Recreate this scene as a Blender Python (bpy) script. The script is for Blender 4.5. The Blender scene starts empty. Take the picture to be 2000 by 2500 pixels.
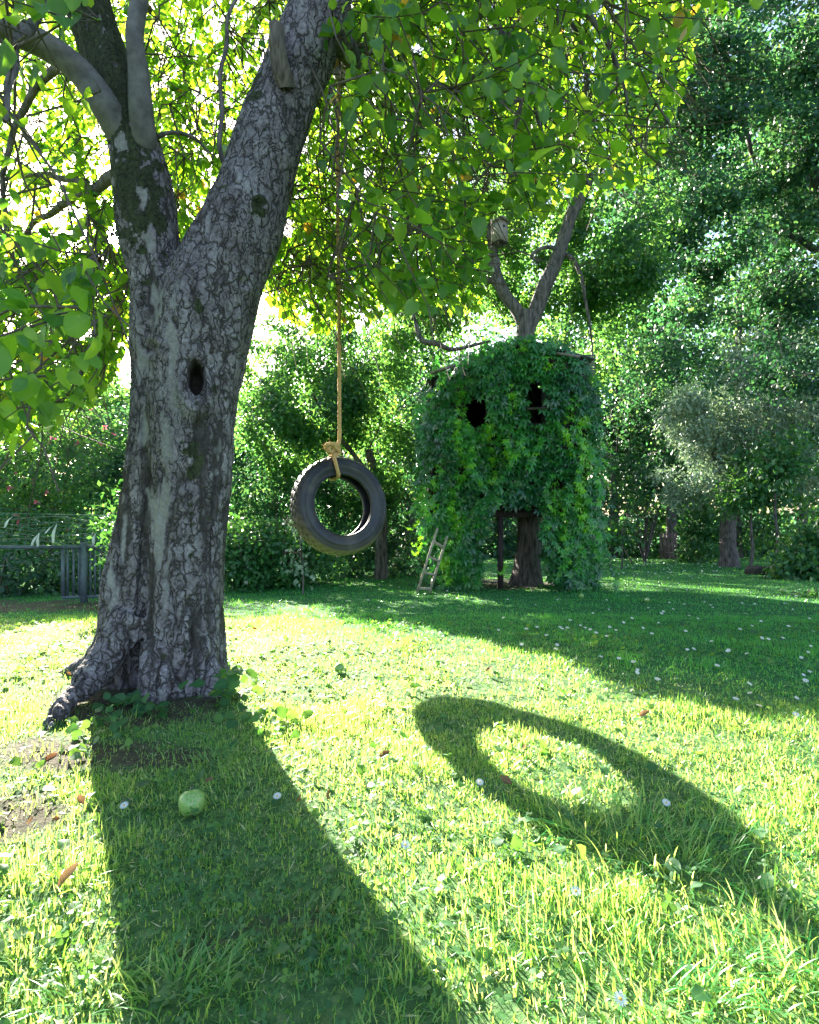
import bpy, math, random
import numpy as np
from mathutils import Vector
random.seed(7)
rng = np.random.default_rng(11)
R = math.radians
C = bpy.context.scene.collection
scene = bpy.context.scene

# ---------------------------------------------------------------- camera, sky, sun, exposure
FPX, HC = 1417.0, 0.85                     # focal length in photo pixels (2000 wide), eye height
cam_d = bpy.data.cameras.new('camera')
cam_d.sensor_fit = 'HORIZONTAL'; cam_d.sensor_width = 36; cam_d.lens = 36 * FPX / 2000
cam_d.clip_start = 0.05; cam_d.clip_end = 1000
cam = bpy.data.objects.new('camera', cam_d); C.objects.link(cam)
cam.location = (0, 0, HC); cam.rotation_euler = (R(90), 0, 0)
scene.camera = cam

SUN = Vector((-712 / FPX, 1.0, 680 / FPX)).normalized()
SX, SZ = -712 / FPX, 680 / FPX             # sun ray per metre of y
elev = math.asin(SUN.z); azim = math.atan2(SUN.x, SUN.y)
world = bpy.data.worlds.new('World'); scene.world = world; world.use_nodes = True
nt = world.node_tree; nt.nodes.clear()
sky = nt.nodes.new('ShaderNodeTexSky'); sky.sky_type = 'NISHITA'; sky.sun_disc = False
sky.sun_elevation = elev; sky.sun_rotation = azim; sky.air_density = 1.0; sky.dust_density = 1.5
bg = nt.nodes.new('ShaderNodeBackground'); bg.inputs['Strength'].default_value = 0.068
wo = nt.nodes.new('ShaderNodeOutputWorld')
# the sun's own disc and its narrow aureole, part of the sky itself
tc = nt.nodes.new('ShaderNodeTexCoord')
dt = nt.nodes.new('ShaderNodeVectorMath'); dt.operation = 'DOT_PRODUCT'; dt.inputs[1].default_value = SUN
nt.links.new(tc.outputs['Generated'], dt.inputs[0])
def pw(e, m):
    mx = nt.nodes.new('ShaderNodeMath'); mx.operation = 'MAXIMUM'; mx.inputs[1].default_value = 0
    nt.links.new(dt.outputs['Value'], mx.inputs[0])
    p = nt.nodes.new('ShaderNodeMath'); p.operation = 'POWER'; p.inputs[1].default_value = e
    nt.links.new(mx.outputs[0], p.inputs[0])
    k = nt.nodes.new('ShaderNodeMath'); k.operation = 'MULTIPLY'; k.inputs[1].default_value = m
    nt.links.new(p.outputs[0], k.inputs[0]); return k
ad = nt.nodes.new('ShaderNodeMath'); ad.operation = 'ADD'
nt.links.new(pw(14000, 200).outputs[0], ad.inputs[0]); nt.links.new(pw(500, 5).outputs[0], ad.inputs[1])
bg2 = nt.nodes.new('ShaderNodeBackground'); bg2.inputs['Color'].default_value = (1, .93, .8, 1)
nt.links.new(ad.outputs[0], bg2.inputs['Strength'])
ash = nt.nodes.new('ShaderNodeAddShader')
nt.links.new(sky.outputs[0], bg.inputs[0]); nt.links.new(bg.outputs[0], ash.inputs[0])
nt.links.new(bg2.outputs[0], ash.inputs[1]); nt.links.new(ash.outputs[0], wo.inputs[0])

sl = bpy.data.lights.new('sun', 'SUN'); sl.energy = 5.0; sl.angle = R(0.53); sl.color = (1, .93, .80)
so = bpy.data.objects.new('sun', sl); C.objects.link(so)
so.rotation_euler = (-SUN).to_track_quat('-Z', 'Y').to_euler()
so.location = (-8, 16, 12)

vs = scene.view_settings
vs.view_transform = 'Standard'; vs.look = 'None'; vs.gamma = 1; vs.use_curve_mapping = False
vs.exposure = 3.08
cy = scene.cycles
cy.use_denoising = True
cy.max_bounces = 6; cy.diffuse_bounces = 3; cy.glossy_bounces = 2; cy.transmission_bounces = 4
cy.transparent_max_bounces = 4; cy.caustics_reflective = False; cy.caustics_refractive = False
cy.sample_clamp_indirect = 6

# ---------------------------------------------------------------- helpers
K = 2000 / 1725.0
def G(x, y):                               # ground height
    x = np.asarray(x, float); y = np.asarray(y, float)
    d = np.clip(y - 3.5, 0, 30)
    base = -0.05 * d * np.clip(d / 2.0, 0, 1) ** .5
    r = np.hypot(x + 1.24, y - 2.95)
    return base
def P(px, py, D):                          # photo pixel (2000 wide) at depth D -> point
    return np.array(((px - 1000) / FPX * D, D, HC + (1250 - py) / FPX * D))
def Pd(px, py, D): return P(px * K, py * K, D)
def gpt(px, py):                           # photo pixel on the ground
    D = 3.0
    for _ in range(60):
        z = float(G((px - 1000) / FPX * D, D)); D = .5 * D + .5 * FPX * (HC - z) / max(py - 1250, 1)
    return np.array(((px - 1000) / FPX * D, D, float(G((px - 1000) / FPX * D, D))))
def proj(V):
    D = np.maximum(V[:, 1], .05)
    return 1000 + V[:, 0] / D * FPX, 1250 - (V[:, 2] - HC) / D * FPX

def hash3(a, b, c, s=0):
    n = (a * 73856093) ^ (b * 19349663) ^ (c * 83492791) ^ (s * 2654435761 & 0x7fffffff)
    n = (n ^ (n >> 13)) * 1274126177 & 0x7fffffff
    n = (n ^ (n >> 16)) * 1103515245 & 0x7fffffff
    return ((n >> 8) & 0xffff) / 65535.0
def vnoise(p, s=0):
    i = np.floor(p).astype(np.int64); f = p - i; f = f * f * (3 - 2 * f)
    r = 0
    for dx in (0, 1):
        for dy in (0, 1):
            for dz in (0, 1):
                w = (f[:, 0] if dx else 1 - f[:, 0]) * (f[:, 1] if dy else 1 - f[:, 1]) * (f[:, 2] if dz else 1 - f[:, 2])
                r = r + w * hash3(i[:, 0] + dx, i[:, 1] + dy, i[:, 2] + dz, s)
    return r
def fbm(p, o=4, s=0):
    r = 0; a = .5
    for k in range(o):
        r = r + a * vnoise(p * 2 ** k, s + k); a *= .5
    return r
def worley(p, s=0):
    i = np.floor(p).astype(np.int64)
    f1 = np.full(len(p), 9.); f2 = np.full(len(p), 9.); cid = np.zeros(len(p))
    for dx in (-1, 0, 1):
        for dy in (-1, 0, 1):
            for dz in (-1, 0, 1):
                a, b, c = i[:, 0] + dx, i[:, 1] + dy, i[:, 2] + dz
                q = np.stack([a + hash3(a, b, c, s + 1), b + hash3(a, b, c, s + 2), c + hash3(a, b, c, s + 3)], 1)
                d = (np.abs(q - p) ** 3).sum(1) ** (1 / 3)
                h = hash3(a, b, c, s + 4)
                m = d < f1
                f2 = np.where(m, f1, np.minimum(f2, d)); cid = np.where(m, h, cid); f1 = np.where(m, d, f1)
    return f1, f2, cid
def n2(x, y, sc, s=0, o=3):
    return fbm(np.stack([np.asarray(x) * sc + 50, np.asarray(y) * sc + 50, np.full(np.shape(x), .5)], 1), o, s)

class MB:
    """collects polygons and links them as one mesh object"""
    def __init__(s): s.V = []; s.L = []; s.T = []; s.A = []; s.M = []; s.n = 0
    def add(s, V, F, luv=None, mi=0):
        V = np.asarray(V, float).reshape(-1, 3); F = np.asarray(F, np.int64)
        s.V.append(V); s.L.append((F + s.n).ravel()); s.T.append(np.full(len(F), F.shape[1]))
        s.M.append(np.full(len(F), mi))
        s.A.append(np.full((len(V), 3), .5) if luv is None else luv); s.n += len(V)
        return s
    def mesh(s, name, mats, smooth=True):
        me = bpy.data.meshes.new(name)
        V = np.concatenate(s.V); L = np.concatenate(s.L); T = np.concatenate(s.T)
        me.vertices.add(len(V)); me.vertices.foreach_set('co', V.astype(np.float32).ravel())
        me.loops.add(len(L)); me.loops.foreach_set('vertex_index', L.astype(np.int32))
        me.polygons.add(len(T)); st = np.concatenate([[0], np.cumsum(T)[:-1]])
        me.polygons.foreach_set('loop_start', st.astype(np.int32))
        me.polygons.foreach_set('material_index', np.concatenate(s.M).astype(np.int32))
        me.polygons.foreach_set('use_smooth', np.full(len(T), smooth))
        a = me.attributes.new('luv', 'FLOAT_VECTOR', 'POINT')
        a.data.foreach_set('vector', np.concatenate(s.A).astype(np.float32).ravel())
        for m in (mats if isinstance(mats, (list, tuple)) else [mats]): me.materials.append(m)
        me.update(calc_edges=True); me.validate()
        return me
    def build(s, name, mats, parent=None, smooth=True, kind=None, label=None, loc=None):
        o = bpy.data.objects.new(name, s.mesh(name, mats, smooth)); C.objects.link(o)
        if parent: o.parent = parent; o.matrix_parent_inverse = inv(parent)
        if loc is not None: o.location = loc
        if kind: o['kind'] = kind
        if label: o['label'] = label
        return o
def inv(par):
    from mathutils import Matrix
    m = Matrix.LocRotScale(par.location, par.rotation_euler, par.scale)
    return m.inverted()
def empty(name, loc, label, cat, group=None):
    o = bpy.data.objects.new(name, None); C.objects.link(o); o.location = [float(v) for v in loc]
    o.empty_display_size = .1
    return tag(o, label, cat, group)
def tag(o, label, cat, group=None):
    o['label'] = label; o['category'] = cat
    if group: o['group'] = group
    return o
def inst(name, me, M, parent=None, label=None, cat=None, group=None):
    """an object sharing a mesh, placed by a 4x4 world matrix (list)"""
    from mathutils import Matrix
    o = bpy.data.objects.new(name, me); C.objects.link(o)
    M = Matrix(M)
    if parent: o.parent = parent; o.matrix_parent_inverse = inv(parent)
    o.matrix_basis = M
    if label: o['label'] = label
    if cat: o['category'] = cat
    if group: o['group'] = group
    return o
def m4(Rm, sc, pos):
    M = np.eye(4); M[:3, :3] = Rm * sc; M[:3, 3] = pos
    return M.tolist()

def catmull(pts, n):
    P_ = np.asarray(pts, float); P_ = np.vstack([2 * P_[0] - P_[1], P_, 2 * P_[-1] - P_[-2]])
    m = len(P_) - 3; t = np.linspace(0, m - 1e-6, n); i = t.astype(int); f = (t - i)[:, None]
    a, b, c, d = P_[i], P_[i + 1], P_[i + 2], P_[i + 3]
    return .5 * ((2 * b) + (c - a) * f + (2 * a - 5 * b + 4 * c - d) * f ** 2 + (3 * b - a - 3 * c + d) * f ** 3)
def tube(pts, rad, sides=8, cap=True, mod=None):
    pts = np.asarray(pts, float); n = len(pts)
    rad = np.full(n, rad) if np.isscalar(rad) else np.asarray(rad)
    T = np.gradient(pts, axis=0); T /= np.linalg.norm(T, axis=1)[:, None] + 1e-9
    up = np.array((1., 0, 0)) if abs(T[0, 0]) < .8 else np.array((0, 1., 0))
    U = np.zeros_like(pts)
    u = up - T[0] * (up @ T[0]); u /= np.linalg.norm(u)
    for i in range(n):
        u = u - T[i] * (u @ T[i]); u /= np.linalg.norm(u) + 1e-9; U[i] = u
    W = np.cross(T, U)
    th = np.arange(sides) / sides * 2 * np.pi
    rr = rad[:, None] * (np.ones((n, sides)) if mod is None else mod(np.linspace(0, 1, n)[:, None], th[None, :]))
    V = pts[:, None] + (np.cos(th)[None, :, None] * U[:, None] + np.sin(th)[None, :, None] * W[:, None]) * rr[..., None]
    V = V.reshape(-1, 3)
    i, j = np.meshgrid(np.arange(n - 1), np.arange(sides), indexing='ij')
    a = i * sides + j; b = i * sides + (j + 1) % sides
    F = np.stack([a, b, b + sides, a + sides], -1).reshape(-1, 4)
    return V, F
def tubes_many(P0, P1, r0, r1, sides=3, mid=None):
    """many straight/bent thin twigs at once: P0,P1 (N,3); mid (N,3) optional"""
    N = len(P0); Ps = [P0, P1] if mid is None else [P0, mid, P1]
    T = P1 - P0; T /= np.linalg.norm(T, axis=1)[:, None] + 1e-9
    up = np.where(np.abs(T[:, 2:3]) > .9, [[1., 0, 0]], [[0, 0, 1.]])
    U = np.cross(T, up); U /= np.linalg.norm(U, axis=1)[:, None] + 1e-9; W = np.cross(T, U)
    k = len(Ps); th = np.arange(sides) / sides * 2 * np.pi
    ring = np.cos(th)[None, :, None] * U[:, None] + np.sin(th)[None, :, None] * W[:, None]
    V = np.stack([Ps[i][:, None] + ring * (np.asarray(r0 + (r1 - r0) * i / (k - 1)).reshape(-1, 1, 1)) for i in range(k)], 1)
    V = V.reshape(-1, 3)
    F = []
    for i in range(k - 1):
        for j in range(sides):
            a = i * sides + j; b = i * sides + (j + 1) % sides
            F.append((a, b, b + sides, a + sides))
    F = (np.array(F)[None] + (np.arange(N) * k * sides)[:, None, None]).reshape(-1, 4)
    return V, F
def frames(d, nrm):
    """rotation matrices with column y = d (leaf axis), z ~ nrm"""
    d = d / (np.linalg.norm(d, axis=1)[:, None] + 1e-9)
    x = np.cross(d, nrm); x /= np.linalg.norm(x, axis=1)[:, None] + 1e-9
    z = np.cross(x, d)
    return np.stack([x, d, z], 2)
def scatter(mb, tmpl, Rm, sc, pos, rnd, mi=0):
    TV, TF, TL = tmpl
    N = len(pos); n = len(TV)
    sc = np.broadcast_to(np.asarray(sc, float).reshape(-1, 1, 1) if np.ndim(sc) < 2 else sc[:, None, :], (N, 1, 1) if np.ndim(sc) < 2 else (N, 1, 3))
    V = np.einsum('nij,nkj->nki', Rm, TV[None] * sc) + pos[:, None]
    luv = np.empty((N, n, 3)); luv[:, :, :2] = TL[None]; luv[:, :, 2] = np.asarray(rnd)[:, None]
    F = (TF[None] + (np.arange(N) * n)[:, None, None]).reshape(-1, TF.shape[1])
    mb.add(V.reshape(-1, 3), F, luv.reshape(-1, 3), mi)
def quads2tris(F): return np.concatenate([F[:, [0, 1, 2]], F[:, [0, 2, 3]]])
def runit(n):
    v = rng.normal(size=(n, 3)); return v / np.linalg.norm(v, axis=1)[:, None]

# leaf templates: (verts, tris, (across, along))
def leaf_t(rows, fold=.18, droop=.12, wav=0.):
    V = []; L = []; F = []
    for k, (y, w) in enumerate(rows):
        z = -droop * y * y
        V += [(-w, y, z + fold * w + wav * math.sin(k * 2.1)), (0, y, z), (w, y, z + fold * w - wav * math.sin(k * 2.1 + 1))]
        L += [(-1, y), (0, y), (1, y)]
    for i in range(len(rows) - 1):
        a = i * 3
        F += [(a, a + 1, a + 4), (a, a + 4, a + 3), (a + 1, a + 2, a + 5), (a + 1, a + 5, a + 4)]
    return np.array(V, float), np.array(F), np.array(L, float)
LEAF = leaf_t([(0, .01), (.15, .2), (.4, .34), (.65, .31), (.86, .17), (1, .01)], .25, .2, .03)
LEAF_B = leaf_t([(0, .01), (.15, .27), (.42, .40), (.7, .30), (.88, .15), (1, .01)], .12, .3, .06)
LEAF_S = leaf_t([(0, .02), (.45, .32), (1, .02)], .3, .15)
LEAF_N = leaf_t([(0, .02), (.5, .16), (1, .01)], .3, .25)
def kite(w=.38):
    V = np.array([(0, 0, 0), (-w, .5, .06), (0, 1, -.12), (w, .5, .06)], float)
    return V, np.array([(0, 3, 1), (1, 3, 2)]), np.array([(0, 0), (-1, .5), (0, 1), (1, .5)], float)
KITE = kite()
KITE_N = kite(.2)
def palm_t():
    V = []; F = []; L = []
    for a, s in ((-1.75, .62), (-.85, .9), (0, 1), (.85, .9), (1.75, .62)):
        ca, sa = math.cos(a), math.sin(a); b = len(V)
        for (x, y, z) in ((0, .04, 0), (-.2, .5, .05), (0, .5, 0), (.2, .5, .05), (0, 1, -.2)):
            x *= s; y *= s; z = z * s - .08 * y
            V.append((ca * x + sa * y, -sa * x + ca * y, z)); L.append(((x > 0) * 2. - (x < 0) * 2., y))
        for f in ((0, 2, 1), (0, 3, 2), (1, 2, 4), (2, 3, 4)): F.append(tuple(b + k for k in f))
    return np.array(V), np.array(F), np.array(L, float)
PALM = palm_t()
def clover_t():
    V = []; F = []; L = []
    for a in (0, 2.094, 4.189):
        b = len(V); V.append((0, 0, 0)); L.append((0, 0))
        for k, (r, t) in enumerate(((.55, -.65), (.98, -.45), (1.05, -.12), (.95, 0), (1.05, .12), (.98, .45), (.55, .65))):
            V.append((math.sin(a + t) * r, math.cos(a + t) * r, .12 * r - .1 * abs(t))); L.append((t, r))
        for k in range(1, 7): F.append((b, b + k + 1, b + k))
    return np.array(V), np.array(F), np.array(L, float)
CLOVER = clover_t()
def blade_t(seg, bend, w=.5):
    V = []; F = []; L = []
    for k in range(seg):
        t = k / seg; ww = w * (1 - t ** 2 * .8)
        V += [(-ww, bend * t * t, t - .25 * bend * t * t), (ww, bend * t * t, t - .25 * bend * t * t)]; L += [(-1, t), (1, t)]
    V.append((0, bend, 1 - .25 * bend)); L.append((0, 1))
    for k in range(seg - 1): a = 2 * k; F += [(a, a + 1, a + 3), (a, a + 3, a + 2)]
    a = 2 * (seg - 1); F.append((a, a + 1, a + 2))
    return np.array(V, float), np.array(F), np.array(L, float)

# ---------------------------------------------------------------- materials
def mat(name):
    m = bpy.data.materials.new(name); m.use_nodes = True
    t = m.node_tree; t.nodes.clear(); o = t.nodes.new('ShaderNodeOutputMaterial')
    return m, t, o
def N_(t, ty, **kw):
    n = t.nodes.new(ty)
    for k, v in kw.items():
        if k in n.inputs.keys(): n.inputs[k].default_value = v
        else: setattr(n, k, v)
    return n
def ramp(t, fac, stops):
    r = t.nodes.new('ShaderNodeValToRGB'); e = r.color_ramp.elements
    while len(e) < len(stops): e.new(.5)
    for el, (p, c) in zip(e, stops): el.position = p; el.color = (*c, 1)
    if fac is not None: t.links.new(fac, r.inputs[0])
    return r.outputs[0]
def leaf_mat(name, cols, trans, tmix=.5, rough=.42, spec=.5, ribc=None, tgain=1.0):
    """cols: list of (pos, rgb) by the leaf's own random value; trans: same for light passing through"""
    m, t, o = mat(name)
    at = N_(t, 'ShaderNodeAttribute', attribute_name='luv')
    sp = N_(t, 'ShaderNodeSeparateXYZ'); t.links.new(at.outputs['Vector'], sp.inputs[0])
    c = ramp(t, sp.outputs[2], cols); ct = ramp(t, sp.outputs[2], trans)
    if ribc:
        ab = N_(t, 'ShaderNodeMath', operation='ABSOLUTE'); t.links.new(sp.outputs[0], ab.inputs[0])
        lt = N_(t, 'ShaderNodeMapRange'); lt.inputs['From Min'].default_value = .06; lt.inputs['From Max'].default_value = .16
        lt.inputs['To Min'].default_value = .55; lt.inputs['To Max'].default_value = 0
        t.links.new(ab.outputs[0], lt.inputs[0])
        mx = N_(t, 'ShaderNodeMix', data_type='RGBA'); t.links.new(lt.outputs[0], mx.inputs[0])
        t.links.new(c, mx.inputs[6]); mx.inputs[7].default_value = (*ribc, 1); c = mx.outputs[2]
    p = N_(t, 'ShaderNodeBsdfPrincipled', Roughness=rough); p.inputs['Specular IOR Level'].default_value = spec
    tr = N_(t, 'ShaderNodeBsdfTranslucent')
    t.links.new(c, p.inputs['Base Color']); t.links.new(ct, tr.inputs[0])
    ms = N_(t, 'ShaderNodeMixShader'); ms.inputs[0].default_value = tmix
    t.links.new(p.outputs[0], ms.inputs[1]); t.links.new(tr.outputs[0], ms.inputs[2]); t.links.new(ms.outputs[0], o.inputs[0])
    return m
def solid_mat(name, col, rough=.7, noise=.25, scale=20, bump=.2, spec=.4, metallic=0, stretch=(1, 1, 1), col2=None):
    m, t, o = mat(name)
    tc = N_(t, 'ShaderNodeTexCoord'); mp = N_(t, 'ShaderNodeMapping'); mp.inputs['Scale'].default_value = stretch
    t.links.new(tc.outputs['Object'], mp.inputs[0])
    nz = N_(t, 'ShaderNodeTexNoise', Scale=scale, Detail=5.0, Roughness=.6); t.links.new(mp.outputs[0], nz.inputs[0])
    c2 = col2 or tuple(v * (1 - noise * 1.6) for v in col)
    c = ramp(t, nz.outputs[0], [(.32, c2), (.66, tuple(min(1, v * (1 + noise)) for v in col))])
    p = N_(t, 'ShaderNodeBsdfPrincipled', Roughness=rough, Metallic=metallic); p.inputs['Specular IOR Level'].default_value = spec
    t.links.new(c, p.inputs['Base Color'])
    b = N_(t, 'ShaderNodeBump', Strength=bump, Distance=.02); t.links.new(nz.outputs[0], b.inputs['Height']); t.links.new(b.outputs[0], p.inputs['Normal'])
    t.links.new(p.outputs[0], o.inputs[0])
    return m
M = {}
M['apple_leaf'] = leaf_mat('apple_leaf', [(0, (.02, .07, .025)), (.5, (.035, .11, .03)), (.97, (.06, .14, .035)), (1, (.35, .22, .03))],
                           [(0, (.10, .32, .01)), (.5, (.30, .58, .015)), (.97, (.56, .82, .05)), (1, (.7, .4, .03))], .56, .36, .5, (.10, .2, .06))
M['tree_leaf'] = leaf_mat('tree_leaf', [(0, (.015, .06, .03)), (.6, (.03, .10, .04)), (1, (.06, .15, .045))],
                          [(0, (.09, .30, .05)), (.6, (.22, .52, .08)), (1, (.46, .70, .08))], .42)
M['dark_leaf'] = leaf_mat('dark_leaf', [(0, (.012, .045, .03)), (.6, (.025, .085, .05)), (1, (.045, .12, .06))],
                          [(0, (.04, .16, .06)), (.6, (.10, .32, .08)), (1, (.34, .6, .1))], .36)
M['grey_leaf'] = leaf_mat('grey_leaf', [(0, (.12, .20, .15)), (.6, (.26, .36, .27)), (1, (.42, .50, .36))],
                          [(0, (.1, .2, .1)), (1, (.3, .4, .16))], .35, .5)
M['vine_leaf'] = leaf_mat('vine_leaf', [(0, (.015, .08, .04)), (.35, (.03, .17, .04)), (.7, (.06, .30, .03)), (1, (.20, .52, .02))],
                          [(0, (.03, .18, .04)), (.7, (.10, .42, .03)), (1, (.4, .8, .02))], .36, .30, .6)
M['bush_leaf'] = leaf_mat('bush_leaf', [(0, (.015, .07, .03)), (.6, (.03, .14, .05)), (1, (.07, .2, .06))],
                          [(0, (.05, .2, .03)), (1, (.2, .45, .05))], .38, .4)
M['grass'] = leaf_mat('grass', [(0, (.010, .13, .045)), (.5, (.022, .22, .055)), (.86, (.09, .30, .08)), (.9, (.42, .42, .24)), (1, (.58, .55, .36))],
                      [(0, (.2, .55, .03)), (.5, (.68, .84, .16)), (.86, (.88, .90, .32)), (.9, (.8, .76, .42)), (1, (.88, .82, .6))], .5, .36, .6)
M['shade_grass'] = leaf_mat('shade_grass', [(0, (.01, .18, .055)), (.5, (.025, .29, .08)), (.86, (.08, .36, .09)), (.9, (.10, .38, .1)), (1, (.2, .42, .14))],
                      [(0, (.12, .5, .04)), (.5, (.35, .72, .08)), (.86, (.6, .8, .12)), (1, (.7, .8, .2))], .45, .36, .6)  # shaded copy of the grass, greener, for the lawn behind the sunlight's edge
M['clover'] = leaf_mat('clover', [(0, (.02, .08, .035)), (1, (.05, .15, .05))], [(0, (.12, .32, .03)), (1, (.3, .5, .06))], .42, .55, .35, (.09, .2, .07))
M['dry_leaf'] = leaf_mat('dry_leaf', [(0, (.07, .035, .02)), (1, (.22, .13, .07))], [(0, (.16, .06, .02)), (1, (.3, .17, .07))], .4, .5, .4, (.4, .25, .1))
M['pink'] = leaf_mat('pink', [(0, (.6, .12, .2)), (1, (.7, .25, .3))], [(0, (.7, .1, .2)), (1, (.8, .2, .3))], .4)
M['twig'] = solid_mat('twig', (.10, .075, .06), .8, .3, 60)
M['bark_far'] = solid_mat('bark_far', (.12, .10, .095), .9, .5, 9, .8, stretch=(3, 3, .7))
M['bark_smooth'] = solid_mat('bark_smooth', (.11, .10, .09), .75, .3, 14, .3)
M['dead_wood'] = solid_mat('dead_wood', (.12, .095, .08), .9, .4, 12, .7, stretch=(4, 4, .5))
M['wood'] = solid_mat('wood', (.2, .17, .16), .85, .35, 10, .4, stretch=(6, 6, .6))
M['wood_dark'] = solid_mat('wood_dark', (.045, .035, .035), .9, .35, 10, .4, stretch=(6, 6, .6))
M['wood_pale'] = solid_mat('wood_pale', (.30, .26, .20), .8, .25, 14, .3, stretch=(6, 6, .6))
M['wood_box'] = solid_mat('wood_box', (.36, .29, .26), .85, .3, 12, .4, stretch=(6, 6, .5))
M['gate_wood'] = solid_mat('gate_wood', (.17, .11, .10), .85, .3, 12, .4)
M['rope'] = solid_mat('rope', (.60, .38, .15), .9, .3, 180, .5)
M['fence_metal'] = solid_mat('fence_metal', (.10, .13, .17), .55, .2, 20, .1, metallic=.3)
M['net'] = solid_mat('net', (.05, .17, .12), .5, .2, 20, .1)
M['wire'] = solid_mat('wire', (.18, .20, .19), .4, .2, 20, .1, metallic=.5)
M['plastic'] = solid_mat('plastic', (.6, .65, .68), .35, .15, 30, .2)
M['roof'] = solid_mat('roof', (.06, .075, .06), .6, .3, 8, .2)
M['white'] = leaf_mat('petal', [(0, (.8, .8, .82)), (1, (.85, .85, .85))], [(0, (.7, .7, .75)), (1, (.8, .8, .8))], .3)
M['yellow'] = solid_mat('yellow', (.75, .45, .03), .8, .3, 300, .4)
M['log'] = solid_mat('log', (.06, .05, .045), .9, .4, 20, .6)
# fruit skin, tyre rubber, bark, soil
def apple_mat():
    m, t, o = mat('apple_skin')
    tc = N_(t, 'ShaderNodeTexCoord'); nz = N_(t, 'ShaderNodeTexNoise', Scale=14.0, Detail=3.0); t.links.new(tc.outputs['Object'], nz.inputs[0])
    c = ramp(t, nz.outputs[0], [(.36, (.12, .26, .05)), (.55, (.22, .38, .09)), (.63, (.30, .28, .14)), (.72, (.24, .15, .10))])
    p = N_(t, 'ShaderNodeBsdfPrincipled', Roughness=.35); t.links.new(c, p.inputs['Base Color'])
    p.inputs['Subsurface Weight'].default_value = .15; p.inputs['Subsurface Radius'].default_value = (.02, .02, .005)
    t.links.new(p.outputs[0], o.inputs[0]); return m
M['apple'] = apple_mat()
def rubber_mat():
    m, t, o = mat('rubber')
    tc = N_(t, 'ShaderNodeTexCoord'); nz = N_(t, 'ShaderNodeTexNoise', Scale=9.0, Detail=6.0); t.links.new(tc.outputs['Object'], nz.inputs[0])
    c = ramp(t, nz.outputs[0], [(.35, (.009, .0095, .014)), (.52, (.017, .017, .023)), (.62, (.04, .038, .037)), (.75, (.09, .08, .07))])
    n3 = N_(t, 'ShaderNodeTexNoise', Scale=120.0, Detail=3.0); t.links.new(tc.outputs['Object'], n3.inputs[0])
    at = N_(t, 'ShaderNodeAttribute', attribute_name='luv'); sp = N_(t, 'ShaderNodeSeparateXYZ'); t.links.new(at.outputs['Vector'], sp.inputs[0])
    mx = N_(t, 'ShaderNodeMix', data_type='RGBA'); t.links.new(sp.outputs[2], mx.inputs[0]); t.links.new(c, mx.inputs[6]); mx.inputs[7].default_value = (.11, .088, .05, 1)
    p = N_(t, 'ShaderNodeBsdfPrincipled'); t.links.new(mx.outputs[2], p.inputs['Base Color'])
    r = N_(t, 'ShaderNodeMapRange'); r.inputs['To Min'].default_value = .38; r.inputs['To Max'].default_value = .62
    t.links.new(nz.outputs[0], r.inputs[0]); t.links.new(r.outputs[0], p.inputs['Roughness'])
    b = N_(t, 'ShaderNodeBump', Strength=.25, Distance=.004); t.links.new(n3.outputs[0], b.inputs['Height']); t.links.new(b.outputs[0], p.inputs['Normal'])
    t.links.new(p.outputs[0], o.inputs[0]); return m
M['rubber'] = rubber_mat()
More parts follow.
